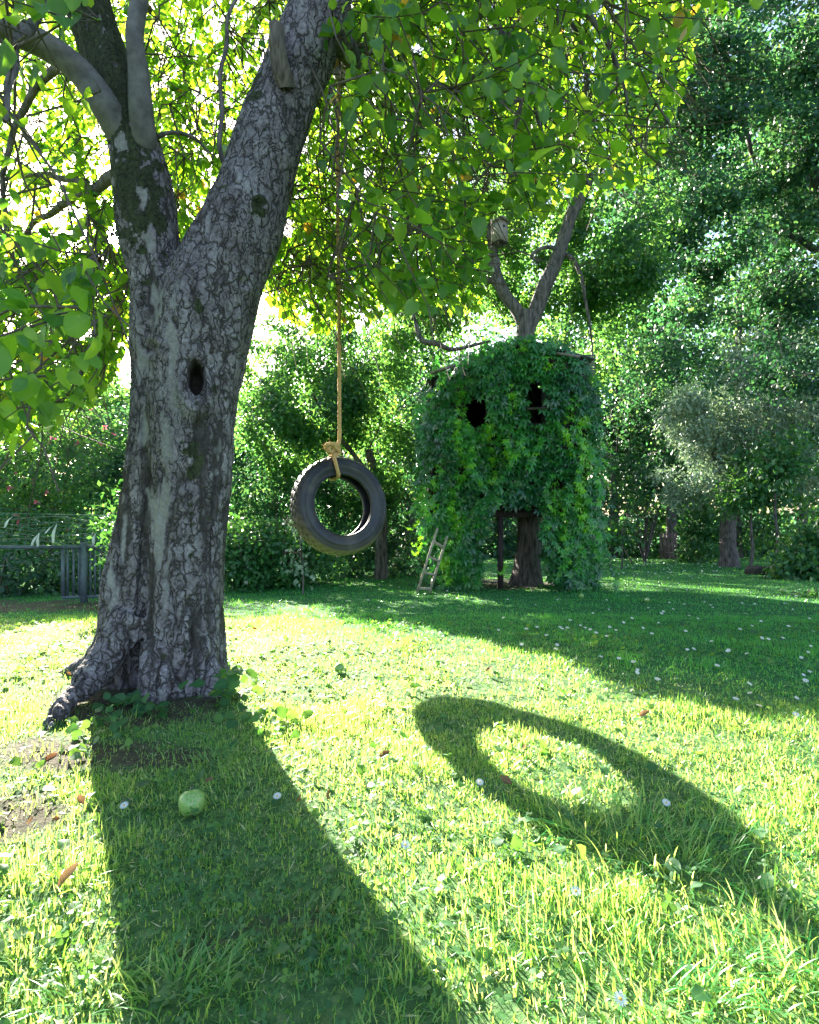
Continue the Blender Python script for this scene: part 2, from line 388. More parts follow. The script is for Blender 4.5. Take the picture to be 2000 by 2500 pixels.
def bark_mat():
    # luv = (plate height 0..1, plate id / tone, pale-or-moss mask: <.5 moss, >.5 bare pale wood)
    m, t, o = mat('plated_bark')
    at = N_(t, 'ShaderNodeAttribute', attribute_name='luv'); sp = N_(t, 'ShaderNodeSeparateXYZ'); t.links.new(at.outputs['Vector'], sp.inputs[0])
    tc = N_(t, 'ShaderNodeTexCoord')
    n1 = N_(t, 'ShaderNodeTexNoise', Scale=55.0, Detail=6.0, Roughness=.7); t.links.new(tc.outputs['Object'], n1.inputs[0])
    plate = ramp(t, sp.outputs[1], [(0, (.10, .082, .088)), (.5, (.185, .16, .172)), (1, (.30, .272, .288))])
    g = ramp(t, n1.outputs[0], [(.25, (.40, .38, .37)), (.7, (1.35, 1.35, 1.35))])
    mu = N_(t, 'ShaderNodeMix', data_type='RGBA', blend_type='MULTIPLY'); mu.inputs[0].default_value = 1
    t.links.new(plate, mu.inputs[6]); t.links.new(g, mu.inputs[7])
    # plated bark: cells stretched upwards, wobbled, edges are the cracks
    nv3 = N_(t, 'ShaderNodeTexNoise', Scale=16.0, Detail=4.0); t.links.new(tc.outputs['Object'], nv3.inputs[0])
    sb = N_(t, 'ShaderNodeVectorMath', operation='SUBTRACT'); t.links.new(nv3.outputs[1], sb.inputs[0]); sb.inputs[1].default_value = (.5, .5, .5)
    sc_ = N_(t, 'ShaderNodeVectorMath', operation='SCALE'); t.links.new(sb.outputs[0], sc_.inputs[0]); sc_.inputs['Scale'].default_value = .085
    av = N_(t, 'ShaderNodeVectorMath', operation='ADD'); t.links.new(tc.outputs['Object'], av.inputs[0]); t.links.new(sc_.outputs[0], av.inputs[1])
    mpp = N_(t, 'ShaderNodeMapping'); mpp.inputs['Scale'].default_value = (1, 1, .44); t.links.new(av.outputs[0], mpp.inputs[0])
    ve = N_(t, 'ShaderNodeTexVoronoi', feature='DISTANCE_TO_EDGE', Scale=46.0); t.links.new(mpp.outputs[0], ve.inputs[0])
    vc = N_(t, 'ShaderNodeTexVoronoi', feature='F1', Scale=46.0); t.links.new(mpp.outputs[0], vc.inputs[0])
    nlo = N_(t, 'ShaderNodeTexNoise', Scale=5.0, Detail=3.0); t.links.new(tc.outputs['Object'], nlo.inputs[0])
    wd = N_(t, 'ShaderNodeMapRange'); wd.inputs['From Min'].default_value = .3; wd.inputs['From Max'].default_value = .7; wd.inputs['To Min'].default_value = .04; wd.inputs['To Max'].default_value = .15
    t.links.new(nlo.outputs[0], wd.inputs[0])
    cw = N_(t, 'ShaderNodeMath', operation='DIVIDE'); t.links.new(ve.outputs[0], cw.inputs[0]); t.links.new(wd.outputs[0], cw.inputs[1]); cw.use_clamp = True
    # longer plates low on the trunk
    mp2 = N_(t, 'ShaderNodeMapping'); mp2.inputs['Scale'].default_value = (1, 1, .30); t.links.new(av.outputs[0], mp2.inputs[0])
    ve2 = N_(t, 'ShaderNodeTexVoronoi', feature='DISTANCE_TO_EDGE', Scale=23.0); t.links.new(mp2.outputs[0], ve2.inputs[0])
    cw2 = N_(t, 'ShaderNodeMath', operation='DIVIDE'); t.links.new(ve2.outputs[0], cw2.inputs[0]); t.links.new(wd.outputs[0], cw2.inputs[1]); cw2.use_clamp = True
    nmd = N_(t, 'ShaderNodeTexNoise', Scale=21.0, Detail=3.0); t.links.new(av.outputs[0], nmd.inputs[0])
    brk = ramp(t, nmd.outputs[0], [(.38, (0, 0, 0)), (.56, (1, 1, 1))])
    cwb = N_(t, 'ShaderNodeMath', operation='MAXIMUM'); t.links.new(cw.outputs[0], cwb.inputs[0]); t.links.new(brk, cwb.inputs[1])
    cwc = N_(t, 'ShaderNodeMath', operation='MULTIPLY'); t.links.new(cwb.outputs[0], cwc.inputs[0]); t.links.new(cw2.outputs[0], cwc.inputs[1])
    iv = ramp(t, sp.outputs[2], [(.55, (0, 0, 0)), (.75, (.8, .8, .8))])
    cmx = N_(t, 'ShaderNodeMath', operation='MAXIMUM'); t.links.new(cwc.outputs[0], cmx.inputs[0]); t.links.new(iv, cmx.inputs[1])
    cml = N_(t, 'ShaderNodeMath', operation='MULTIPLY'); t.links.new(cmx.outputs[0], cml.inputs[0])
    mm0 = ramp(t, sp.outputs[0], [(.0, (.1, .1, .1)), (.7, (1, 1, 1))]); t.links.new(mm0, cml.inputs[1])
    ck = ramp(t, cml.outputs[0], [(.0, (.0, .0, .0)), (.75, (1, 1, 1))])
    mc = N_(t, 'ShaderNodeMix', data_type='RGBA'); t.links.new(ck, mc.inputs[0]); mc.inputs[6].default_value = (.028, .022, .019, 1); t.links.new(mu.outputs[2], mc.inputs[7])
    pale = ramp(t, sp.outputs[2], [(.56, (0, 0, 0)), (.9, (1, 1, 1))])
    pc = ramp(t, n1.outputs[0], [(.3, (.14, .13, .125)), (.7, (.29, .27, .265))])
    mp = N_(t, 'ShaderNodeMix', data_type='RGBA'); t.links.new(pale, mp.inputs[0]); t.links.new(mc.outputs[2], mp.inputs[6]); t.links.new(pc, mp.inputs[7])
    moss = ramp(t, sp.outputs[2], [(.3, (1, 1, 1)), (.44, (0, 0, 0))])
    mcx = ramp(t, n1.outputs[0], [(.35, (.018, .02, .012)), (.7, (.055, .07, .025))])
    mm = N_(t, 'ShaderNodeMix', data_type='RGBA'); t.links.new(moss, mm.inputs[0]); t.links.new(mp.outputs[2], mm.inputs[6]); t.links.new(mcx, mm.inputs[7])
    p = N_(t, 'ShaderNodeBsdfPrincipled', Roughness=.85); p.inputs['Specular IOR Level'].default_value = .3
    t.links.new(mm.outputs[2], p.inputs['Base Color'])
    b0 = N_(t, 'ShaderNodeBump', Strength=.9, Distance=.012); t.links.new(cml.outputs[0], b0.inputs['Height'])
    b = N_(t, 'ShaderNodeBump', Strength=.6, Distance=.006); t.links.new(n1.outputs[0], b.inputs['Height']); t.links.new(b0.outputs[0], b.inputs['Normal']); t.links.new(b.outputs[0], p.inputs['Normal'])
    t.links.new(p.outputs[0], o.inputs[0]); return m
M['bark'] = bark_mat()
def soil_mat():
    m, t, o = mat('lawn_soil')
    tc = N_(t, 'ShaderNodeTexCoord'); at = N_(t, 'ShaderNodeAttribute', attribute_name='luv'); sp = N_(t, 'ShaderNodeSeparateXYZ'); t.links.new(at.outputs['Vector'], sp.inputs[0])
    n1 = N_(t, 'ShaderNodeTexNoise', Scale=30.0, Detail=6.0, Roughness=.7); t.links.new(tc.outputs['Object'], n1.inputs[0])
    n2_ = N_(t, 'ShaderNodeTexNoise', Scale=2.0, Detail=4.0); t.links.new(tc.outputs['Object'], n2_.inputs[0])
    soil = ramp(t, n1.outputs[0], [(.3, (.025, .018, .014)), (.65, (.085, .06, .045)), (.8, (.16, .12, .09))])
    turf = ramp(t, n1.outputs[0], [(.3, (.02, .06, .02)), (.52, (.07, .15, .045)), (.75, (.20, .25, .10))])
    shade_turf = ramp(t, n1.outputs[0], [(.3, (.008, .05, .012)), (.52, (.02, .11, .03)), (.75, (.05, .18, .05))])  # shaded copy of the turf: the green of the shade painted in
    ml = N_(t, 'ShaderNodeMix', data_type='RGBA'); t.links.new(sp.outputs[0], ml.inputs[0]); t.links.new(turf, ml.inputs[6]); t.links.new(shade_turf, ml.inputs[7]); turf = ml.outputs[2]
    mx = N_(t, 'ShaderNodeMix', data_type='RGBA'); t.links.new(sp.outputs[2], mx.inputs[0]); t.links.new(turf, mx.inputs[6]); t.links.new(soil, mx.inputs[7])
    p = N_(t, 'ShaderNodeBsdfPrincipled', Roughness=.95); p.inputs['Specular IOR Level'].default_value = .2
    t.links.new(mx.outputs[2], p.inputs['Base Color'])
    b = N_(t, 'ShaderNodeBump', Strength=.8, Distance=.02); t.links.new(n1.outputs[0], b.inputs['Height']); t.links.new(b.outputs[0], p.inputs['Normal'])
    t.links.new(p.outputs[0], o.inputs[0]); return m
M['soil'] = soil_mat()

# bare soil mask (0 grass .. 1 soil)
SOIL = [(-1.25, 2.62, .42, .16), (*gpt(120, 1840)[:2], .27, .14), (*gpt(60, 1990)[:2], .24, .14), (*gpt(400, 1850)[:2], .2, .07), (*gpt(300, 1740)[:2], .36, .14),
        (*gpt(1240, 1425)[:2], 1.3, .9), (*gpt(60, 1480)[:2], 1.6, .5)]
def soilmask(x, y):
    m = np.zeros(np.shape(x))
    w = n2(x, y, 3.5, 5)
    for cx, cy_, rx, ry in SOIL:
        r = np.sqrt(((x - cx) / rx) ** 2 + ((y - cy_) / ry) ** 2) + (w - .47) * 2.6
        m = np.maximum(m, np.clip((1.15 - r) * 2, 0, 1) * .9)
    m = np.maximum(m, np.clip((n2(x, y, 5, 9) - .66) * 12, 0, 1) * .7)
    return m
def shade_tone(x, y):          # shade painted into the lawn colour: greener behind the edge of the sunlight
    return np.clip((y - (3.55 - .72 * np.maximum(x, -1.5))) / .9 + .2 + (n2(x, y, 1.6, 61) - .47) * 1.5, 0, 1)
def microz(x, y):
    return (n2(x, y, 2.2, 3) - .47) * .05 * np.clip((9 - np.abs(y)) / 4, .1, 1) + (n2(x, y, 14, 4) - .47) * .018
def GZ(x, y): return G(x, y) + microz(x, y)

# ---------------------------------------------------------------- ground
ys = np.concatenate([np.linspace(-12, .4, 20)[:-1], np.arange(.4, 5, .045), np.arange(5, 14, .12), np.arange(14, 34, .4), np.geomspace(34, 500, 30)])
xs = np.concatenate([-np.geomspace(500, 8, 26)[:-1], np.arange(-8, -3.2, .12), np.arange(-3.2, 3.2, .045), np.arange(3.2, 8, .12), np.geomspace(8, 500, 26)])
X, Y = np.meshgrid(xs, ys)
Z = GZ(X.ravel(), Y.ravel()).reshape(X.shape)
V = np.stack([X, Y, Z], -1).reshape(-1, 3)
nx, ny = len(xs), len(ys)
i, j = np.meshgrid(np.arange(ny - 1), np.arange(nx - 1), indexing='ij'); a = i * nx + j
F = np.stack([a, a + 1, a + 1 + nx, a + nx], -1).reshape(-1, 4)
luv = np.full((len(V), 3), .5); luv[:, 2] = soilmask(V[:, 0], V[:, 1]); luv[:, 0] = shade_tone(V[:, 0], V[:, 1])
ground = MB().add(V, F, luv).build('ground', M['soil'], kind='structure')

# ---------------------------------------------------------------- lit part of the lawn: leaves whose shadow would fall there are gaps in the crowns
LITX = [-600, 0, 240, 420, 560, 760, 1000, 1180, 1400, 1500, 1700, 2000, 2600]
LITY = [1590, 1560, 1490, 1470, 1475, 1490, 1530, 1570, 1620, 1685, 1745, 1775, 1800]
def shades_lit(Vp):
    """True where a leaf at Vp would shade the open sunny part of the lawn"""
    tt = (Vp[:, 2] - (-.02)) / SZ
    sx = Vp[:, 0] - SX * tt; sy = Vp[:, 1] - tt
    px = 1000 + sx / np.maximum(sy, .1) * FPX; py = 1250 + HC / np.maximum(sy, .1) * FPX
    jit = (n2(sx, sy, 1.2, 21) - .47) * 120
    lim = np.interp(px, LITX, LITY) + jit
    return (sy > .45) & (py > lim) & (px > -900) & (px < 2500)

def shades_silver(Vp):
    """True where a leaf would shade the pale tree that stands in a sunny gap"""
    s_ = np.array(SUN); r_ = np.zeros(len(Vp), bool)
    for c_, rad in ((P(1690, 1100, 14.6), .95), (P(1730, 1010, 14.6), .8)):
        w_ = Vp - c_; a_ = w_ @ s_; r_ |= (a_ > .9) & (np.linalg.norm(w_ - a_[:, None] * s_, axis=1) < rad)
    return r_

# ---------------------------------------------------------------- the big apple tree with the swing
TD = 2.9
root = empty('apple_tree', (-1.24, 2.9, float(G(-1.24, 2.9))), 'huge old forked apple tree with cracked grey bark and a hollow, tyre swing beside it', 'tree')
def stem(rows, n, D0, D1, sides=40, mod=None):
    pts = []; rr = []
    for k, (px, py, hw) in enumerate(rows):
        D = D0 + (D1 - D0) * k / (len(rows) - 1)
        pts.append(Pd(px, py, D)); rr.append(hw * K / FPX * D)
    q = catmull(np.hstack([pts, np.array(rr)[:, None]]), n)
    tg = np.gradient(q[:, :3], axis=0); cs = np.abs(tg[:, 2]) / np.linalg.norm(tg, axis=1)     # half widths were read along the horizontal
    return tube(q[:, :3], q[:, 3] * np.clip(cs, .5, 1) * .97, sides, mod=mod)
def ridge(s, amp0, amp1):
    ph = s * 1.7
    return lambda t, th: 1 + (amp0 * (1 - t) ** 2 + amp1) * (.5 * np.sin(3 * th + ph + 1.5 * t) + .35 * np.sin(5 * th + 2 * ph - t) + .25 * np.sin(8 * th + ph * 3 + 2 * t))
tm = MB()
def capped(VF, mb):
    V, F = VF; mb.add(V, F)
def addstem(mb, *a, **k):
    V, F = stem(*a, **k); s = k.get('sides', 40); n = len(V)
    V = np.vstack([V, V[:s].mean(0), V[-s:].mean(0)])
    j = np.arange(s); jj = (j + 1) % s
    F3 = np.concatenate([np.stack([jj, j, np.full(s, n)], 1), np.stack([n - s + j, n - s + jj, np.full(s, n + 1)], 1)])
    mb.add(V, F); 
    mb.L.append((F3 + mb.n - len(V)).ravel()); mb.T.append(np.full(len(F3), 3)); mb.M.append(np.zeros(len(F3), int))
addstem(tm, [(392, 1660, 108), (392, 1500, 100), (392, 1380, 84), (394, 1200, 75), (402, 1000, 82), (408, 850, 92), (424, 700, 103), (443, 630, 107), (488, 530, 97), (512, 470, 90), (541, 380, 76), (585, 250, 73), (640, 110, 70), (680, 0, 62), (735, -150, 55), (800, -350, 42), (850, -560, 30)], 130, 2.86, 3.2, sides=48, mod=ridge(1, .055, .012))
addstem(tm, [(270, 1660, 92), (266, 1500, 76), (268, 1380, 60), (286, 1200, 55), (308, 1000, 48), (322, 850, 46), (326, 700, 50), (327, 600, 52), (314, 500, 62), (300, 400, 62), (287, 320, 56), (262, 240, 55), (225, 130, 52), (185, 0, 48), (150, -150, 42), (110, -400, 32), (90, -600, 20)], 130, 2.92, 3.05, sides=48, mod=ridge(2, .08, .015))
addstem(tm, [(330, 1660, 80), (333, 1500, 68), (332, 1300, 55), (345, 1000, 48), (365, 800, 45), (385, 650, 40)], 60, 3.0, 3.05, mod=ridge(3, .06, .01))
# root flares
def rootf(pts, rr, n=30):
    q = catmull(np.hstack([pts, np.array(rr)[:, None]]), n); V, F = tube(q[:, :3], q[:, 3], 20, mod=ridge(4, .1, .05))
    m_ = len(V); V = np.vstack([V, V[:20].mean(0), V[-20:].mean(0)]); j = np.arange(20); jj = (j + 1) % 20
    F3 = np.concatenate([np.stack([jj, j, np.full(20, m_)], 1), np.stack([m_ - 20 + j, m_ - 20 + jj, np.full(20, m_ + 1)], 1)])
    tm.add(V, F); tm.L.append((F3 + tm.n - len(V)).ravel()); tm.T.append(np.full(len(F3), 3)); tm.M.append(np.zeros(len(F3), int))
rootf([(-1.36, 2.85, .34), (-1.43, 2.74, .15), (-1.455, 2.6, .075), (-1.46, 2.46, .045), (-1.43, 2.32, .01), (-1.39, 2.18, -.04)], [.095, .078, .06, .046, .034, .02])
rootf([(-1.05, 2.85, .3), (-.98, 2.78, .08), (-.92, 2.7, -.04)], [.09, .07, .04])
rootf([(-1.2, 2.8, .22), (-1.17, 2.68, .05), (-1.15, 2.58, -.05)], [.09, .07, .03])
rootf([(-1.5, 3.0, .25), (-1.66, 3.06, .05), (-1.85, 3.1, -.03)], [.09, .07, .04])
tmp = tm.build('tmp', M['bark'])
md = tmp.modifiers.new('r', 'REMESH'); md.mode = 'VOXEL'; md.voxel_size = .0097
md2 = tmp.modifiers.new('s', 'SMOOTH'); md2.iterations = 5; md2.factor = .6
dg = bpy.context.evaluated_depsgraph_get()
me = bpy.data.meshes.new_from_object(tmp.evaluated_get(dg)); me.name = 'trunk'
bpy.data.objects.remove(tmp)
nv = len(me.vertices)
co = np.empty(nv * 3, np.float32); me.vertices.foreach_get('co', co); co = co.reshape(-1, 3).astype(float)
no = np.empty(nv * 3, np.float32); me.vertices.foreach_get('normal', no); no = no.reshape(-1, 3).astype(float)
px, py = proj(co); front = no[:, 1] < .35
warp = np.stack([fbm(co * 14, 3, s) - .45 for s in (31, 32, 33)], 1) * .05
q = co + warp
# the plates: small and squarish on the right stem, longer lower down
zs = np.clip((co[:, 2] - .4) / 1.2, 0, 1)
f1, f2, cid = worley(q * np.stack([36 + 0 * zs, 36 + 0 * zs, 17 + 8 * zs], 1), 5)
crk = np.clip((fbm(co * 6, 3, 47) - .30) * 5, .25, 1); e = np.clip((f2 - f1 - .015) / .13, 0, 1); e = 1 - (1 - e * e * (3 - 2 * e)) * crk
g1, g2, _ = worley(q * np.array([75, 75, 55.]), 15); e2 = np.clip((g2 - g1) / .3, 0, 1)
big = fbm(co * np.array([8, 8, 2.2]), 3, 40)
rough = fbm(q * 30, 3, 44)
fis = np.clip(1 - np.abs(fbm(co * np.array([11, 11, 1.6]), 2, 60) - .38) * 22, 0, 1) * np.clip((1.75 - co[:, 2]) / .8, 0, 1)
# bare, pale streak with patches
def inpoly_soft(cx, cy, rx, ry): return np.clip(1.35 - np.sqrt(((px - cx) / rx) ** 2 + ((py - cy) / ry) ** 2), 0, 1)
nn = fbm(co * np.array([16, 16, 9.]), 4, 70)
streak = np.zeros(nv)
for cx, cy_, rx, ry in ((422, 900, 16, 150), (405, 1090, 20, 100), (398, 1225, 34, 80), (382, 1330, 18, 80), (385, 1250, 14, 100), (345, 870, 22, 70), (350, 1060, 14, 60), (300, 1300, 10, 110), (272, 1420, 14, 60), (410, 1420, 14, 70), (352, 470, 22, 40), (300, 350, 24, 26), (345, 400, 30, 22), (360, 585, 26, 40), (380, 740, 14, 60), (560, 753, 9, 9), (620, 640, 6, 20)):
    streak = np.maximum(streak, inpoly_soft(cx, cy_, rx, ry))
streak = np.where(front, streak, 0)
pale = np.clip((streak * 1.25 + (fbm(co * np.array([26, 26, 13.]), 4, 71) - .5) * 3.4 - .45) * 1.6, 0, 1) * .85
mossm = np.clip(1.3 - np.abs((px - (330 + (py - 480) * .12)) / 90), 0, 1) * np.clip((650 - py) / 130, 0, 1) * (px < 462) * 1.1
mossm = np.maximum(mossm, 1.35 * np.clip((330 - py) / 60, 0, 1) * (px < 400))
mossm = np.maximum(mossm, .8 * inpoly_soft(610, 190, 40, 60)); mossm = np.maximum(mossm, .75 * inpoly_soft(470, 1120, 30, 60))
mossm = np.maximum(mossm, .8 * inpoly_soft(485, 760, 12, 40)); mossm = np.maximum(mossm, .8 * inpoly_soft(632, 500, 18, 40))
moss = np.clip((mossm + (fbm(co * 22, 4, 80) - .5) * 2.8 - .5) * 3, 0, 1)
# dark stained fissures low on the trunk
stain = np.zeros(nv)
for cx, cy_, rx, ry in ((355, 1200, 14, 190), (492, 1100, 18, 150), (530, 1180, 16, 170), (370, 1500, 12, 160), (500, 1280, 12, 100), (300, 1240, 22, 160), (478, 1570, 14, 110), (550, 1350, 10, 200), (370, 700, 12, 60)):
    stain = np.maximum(stain, inpoly_soft(cx, cy_, rx, ry))
stain = np.clip((stain * 1.25 + (fbm(co * np.array([30, 30, 11.]), 4, 90) - .47) * 2.6 - .3) * 2.2, 0, 1) * front
d = (e * .0045 * (1 - pale * .9)) + (e2 - .5) * .0015 * (1 - pale) + (big - .47) * .05 + (rough - .47) * .008 - fis * .018 * (1 - pale) - stain * .004
# the hollow with its swollen lip
hx, hy = 479, 921
rr = np.sqrt(((px - hx) / 17.5) ** 2 + ((py - hy) / 40) ** 2); rr = np.where(front, rr, 9)
low = np.clip((py - hy) / 30, -1, 1)
d = d + .028 * np.exp(-((rr - 1.75 - .3 * low) / .75) ** 2) * (1 + .6 * low) 
hole = np.clip((1.12 - rr) / .3, 0, 1); hole = hole * hole * (3 - 2 * hole)
co2 = co + no * d[:, None]
dirn = np.array([-.35, .93, -.12])
co2 = co2 * 1.0 + dirn[None] * (hole * .16)[:, None]
# a knot scar and small bumps
for cx, cy_, rx in ((590, 690, 22), (632, 500, 18), (370, 850, 26)):
    r2 = np.sqrt((px - cx) ** 2 + (py - cy_) ** 2) / rx; r2 = np.where(front, r2, 9)
    co2 += no * (.012 * np.exp(-((r2 - 1) / .5) ** 2) - .015 * np.exp(-(r2 / .5) ** 2))[:, None]
me.vertices.foreach_set('co', co2.astype(np.float32).ravel())
luv = np.empty((nv, 3), np.float32)
luv[:, 0] = np.clip((.6 + .4 * e) * (1 - fis) * (1 - stain * .9), 0, 1) * (1 - np.clip(hole * 3, 0, 1))
luv[:, 1] = np.clip(.22 + .22 * cid + 1.3 * (nn - .42) + .2 * e2 - .35 * stain, 0, 1)
luv[:, 2] = .5 + .5 * pale - .5 * np.where(pale > .2, 0, moss)
at = me.attributes.get('luv')
if at: me.attributes.remove(at)
at = me.attributes.new('luv', 'FLOAT_VECTOR', 'POINT'); at.data.foreach_set('vector', luv.ravel())
me.polygons.foreach_set('use_smooth', np.ones(len(me.polygons), bool)); me.update()
if not me.materials: me.materials.append(M['bark'])
trunk = bpy.data.objects.new('trunk', me); C.objects.link(trunk); trunk.parent = root; trunk.matrix_parent_inverse = inv(root)
print('trunk verts', nv)

def limb(name, pts, rr, m=M['bark_smooth'], sides=14, n=60, parent=root, label=None):
    q = catmull(np.hstack([np.array(pts), np.array(rr)[:, None]]), n)
    wob = np.stack([vnoise(q[:, :3] * 5, s) - .5 for s in (1, 2, 3)], 1) * .04
    V, F = tube(q[:, :3] + wob, q[:, 3], sides, mod=lambda t, th: 1 + .06 * np.sin(3 * th + 9 * t) + .04 * np.sin(17 * t + th))
    return MB().add(V, F).build(name, m, parent, label=label), q[:, :3] + wob
limbs = []
_, l = limb('branch', [Pd(270, 300, 2.98), Pd(212, 212, 2.88), Pd(165, 145, 2.85), (*Pd(95, 93, 2.8),), Pd(0, 55, 2.7), Pd(-180, 10, 2.6), Pd(-500, -100, 2.6)], [.08, .07, .064, .062, .058, .05, .035], label='smooth grey branch arching out to the left'); limbs.append(l)
_, l = limb('branch', [Pd(296, 400, 2.99), Pd(304, 290, 2.92), Pd(294, 200, 2.87), Pd(286, 110, 2.84), Pd(287, 30, 2.86), Pd(292, -80, 2.9), Pd(300, -300, 3.0), Pd(280, -600, 3.2)], [.05, .058, .055, .044, .042, .04, .032, .02], label='smooth upright branch beside the mossy stem'); limbs.append(l)
limb('branch_stub', [Pd(596, 190, 2.96), Pd(590, 130, 2.9), Pd(587, 85, 2.88), Pd(585, 56, 2.88)], [.05, .044, .04, .036], M['dead_wood'], label='broken dead branch stub')
# rope limb: leaves the right stem and reaches back over the swing
_, l = limb('branch', [Pd(690, 60, 3.05), Pd(735, 120, 3.25), Pd(736, 150, 3.6), Pd(714, 148, 3.82), Pd(698, 100, 4.2), Pd(720, 20, 4.6), Pd(760, -80, 5.1)], [.07, .06, .055, .055, .05, .04, .025], M['bark_far'], label='branch that carries the swing rope'); limbs.append(l)
for pts, rr in (
    ([Pd(700, -30, 3.1), Pd(820, -100, 3.2), Pd(960, -60, 3.3), Pd(1060, 80, 3.4), Pd(1120, 200, 3.5), Pd(1160, 330, 3.5)], [.045, .035, .026, .02, .015, .008]),
    ([Pd(720, -80, 3.1), Pd(850, -200, 3.5), Pd(1000, -120, 3.9), Pd(1150, -20, 4.2), Pd(1210, 60, 4.2), Pd(1235, 160, 4.1), Pd(1230, 260, 4.1)], [.05, .04, .03, .022, .016, .012, .006]),
    ([Pd(700, 60, 3.3), Pd(760, 110, 3.8), Pd(820, 90, 4.4), Pd(900, 150, 4.9), Pd(960, 260, 5.2), Pd(980, 420, 5.3)], [.05, .04, .03, .024, .016, .008]),
    ([Pd(710, 20, 3.5), Pd(640, -40, 4.2), Pd(560, 20, 4.8), Pd(480, 150, 5.2), Pd(470, 330, 5.3)], [.05, .04, .03, .02, .012]),
    ([Pd(510, 420, 3.0), Pd(472, 350, 3.05), Pd(468, 220, 3.1), Pd(475, 100, 3.2), Pd(500, -40, 3.4)], [.014, .013, .012, .011, .008]),
    ([Pd(310, 300, 3.0), Pd(360, 283, 3.0), Pd(410, 290, 3.05), Pd(450, 325, 3.1)], [.014, .011, .009, .005]),
    ([Pd(250, 370, 3.1), Pd(200, 400, 3.4), Pd(120, 440, 3.8), Pd(40, 500, 4.2), Pd(-60, 600, 4.4)], [.035, .028, .022, .016, .01]),
    ([Pd(200, 400, 3.4), Pd(130, 375, 3.7), Pd(50, 370, 4.0), Pd(-60, 400, 4.3)], [.025, .02, .015, .01]),
    ([Pd(180, 120, 3.2), Pd(110, 150, 3.4), Pd(40, 250, 3.6), Pd(10, 400, 3.7), Pd(30, 560, 3.7), Pd(60, 700, 3.7)], [.03, .026, .02, .015, .011, .006]),
    ([Pd(160, 0, 3.1), Pd(60, -60, 3.5), Pd(-80, 0, 4.0), Pd(-200, 200, 4.4), Pd(-240, 450, 4.6)], [.04, .034, .026, .018, .01]),
    ([Pd(150, -100, 3.0), Pd(240, -120, 3.6), Pd(300, 0, 4.3), Pd(380, 100, 4.8), Pd(400, 300, 5.1)], [.04, .034, .026, .02, .01]),
    ([Pd(120, -50, 2.9), Pd(60, 60, 2.3), Pd(20, 150, 2.0), Pd(10, 260, 1.9)], [.03, .02, .014, .008]),
    ([Pd(760, -150, 3.1), Pd(900, -300, 3.0), Pd(1060, -200, 3.0), Pd(1180, -40, 3.0), Pd(1280, 90, 3.0), Pd(1320, 220, 2.95)], [.045, .036, .028, .02, .013, .007]),
):
    _, l = limb('branch', pts, rr, M['bark_far'], sides=8, n=40); limbs.append(l)

# --- leaf-bearing sprays of the big crown
def low_edge(px):      # lower rim of the crown as it hangs (photo pixels)
    return np.interp(px, [-900, -200, 60, 130, 240, 290, 400, 560, 660, 720, 800, 900, 1000, 1120, 1180, 1196, 1260, 1300, 1420, 1480, 1600, 1680, 1720],
                     [1150, 1130, 1110, 1040, 980, 900, 640, 600, 740, 790, 815, 790, 760, 765, 765, 545, 530, 530, 500, 470, 430, 200, 40])
N = 4300
sp_px = np.concatenate([rng.uniform(-650, 1690, int(N * .82)), rng.uniform(640, 1280, N - int(N * .82))])
sp_D = rng.triangular(3.0, 4.2, 6.6, N)
fx1, fx2 = 150, 40; N += fx1 + fx2; sp_px = np.concatenate([sp_px, rng.uniform(-60, 330, fx1), rng.uniform(630, 800, fx2)]); sp_D = np.concatenate([sp_D, rng.uniform(3.0, 4.1, fx1), rng.uniform(3.3, 4.8, fx2)])
le = low_edge(sp_px)
u = rng.uniform(0, 1, N) ** .85
sp_py = -500 + (le - 60 + 500) * u
sp_py[-fx1 - fx2:-fx2] = 620 + (le[-fx1 - fx2:-fx2] - 640) * rng.uniform(0, 1, fx1); sp_py[-fx2:] = rng.uniform(500, 740, fx2)
# nearer sprays on the left and right rims
near = rng.uniform(size=N) < .10
sp_D = np.where(near & (sp_px < 260), rng.uniform(1.7, 2.7, N), sp_D)
sp_D = np.where(near & (sp_px > 800), rng.uniform(2.4, 3.1, N), sp_D)
keep = ~((sp_px > 250) & (sp_px < 680) & (sp_D < 3.25))            # nothing in front of the stems
S0 = np.stack([(sp_px - 1000) / FPX * sp_D, sp_D, HC + (1250 - sp_py) / FPX * sp_D], 1)
# sky holes
def holes(px, py):
    h = np.zeros(px.shape, bool)
    for cx, cy_, rx, ry in ((205, 812, 30, 24), (283, 572, 28, 30), (30, 880, 22, 12), (1190, 440, 50, 40), (420, 470, 22, 16), (120, 880, 26, 12), (20, 810, 16, 24), (700, 555, 22, 28), (1235, 560, 48, 55), (1225, 560, 40, 60), (1110, 330, 26, 18), (560, 300, 30, 16), (900, 420, 22, 16), (90, 300, 30, 18), (60, 640, 22, 14), (400, 200, 20, 20), (1010, 120, 22, 16)):
        h |= ((px - cx) / rx) ** 2 + ((py - cy_) / ry) ** 2 < 1
    return h
hx_, hy_ = proj(S0); keep &= ~(((hx_ - 1225) / 70) ** 2 + ((hy_ - 540) / 95) ** 2 < 1)
S0 = S0[keep]; n = len(S0)
out = S0 - np.array([-1.1, 3.0, 2.6]); out[:, 2] *= .3; out /= np.linalg.norm(out, axis=1)[:, None]
dirs = out * .8 + rng.normal(size=(n, 3)) * .55 + np.array([0, 0, -.45]); dirs /= np.linalg.norm(dirs, axis=1)[:, None]
ln = rng.uniform(.3, .62, n)
S1 = S0 + dirs * ln[:, None] + np.array([0, 0, -.12]) * ln[:, None]
Sm = (S0 + S1) / 2 + np.array([0, 0, .05])[None] * ln[:, None] + rng.normal(size=(n, 3)) * .025
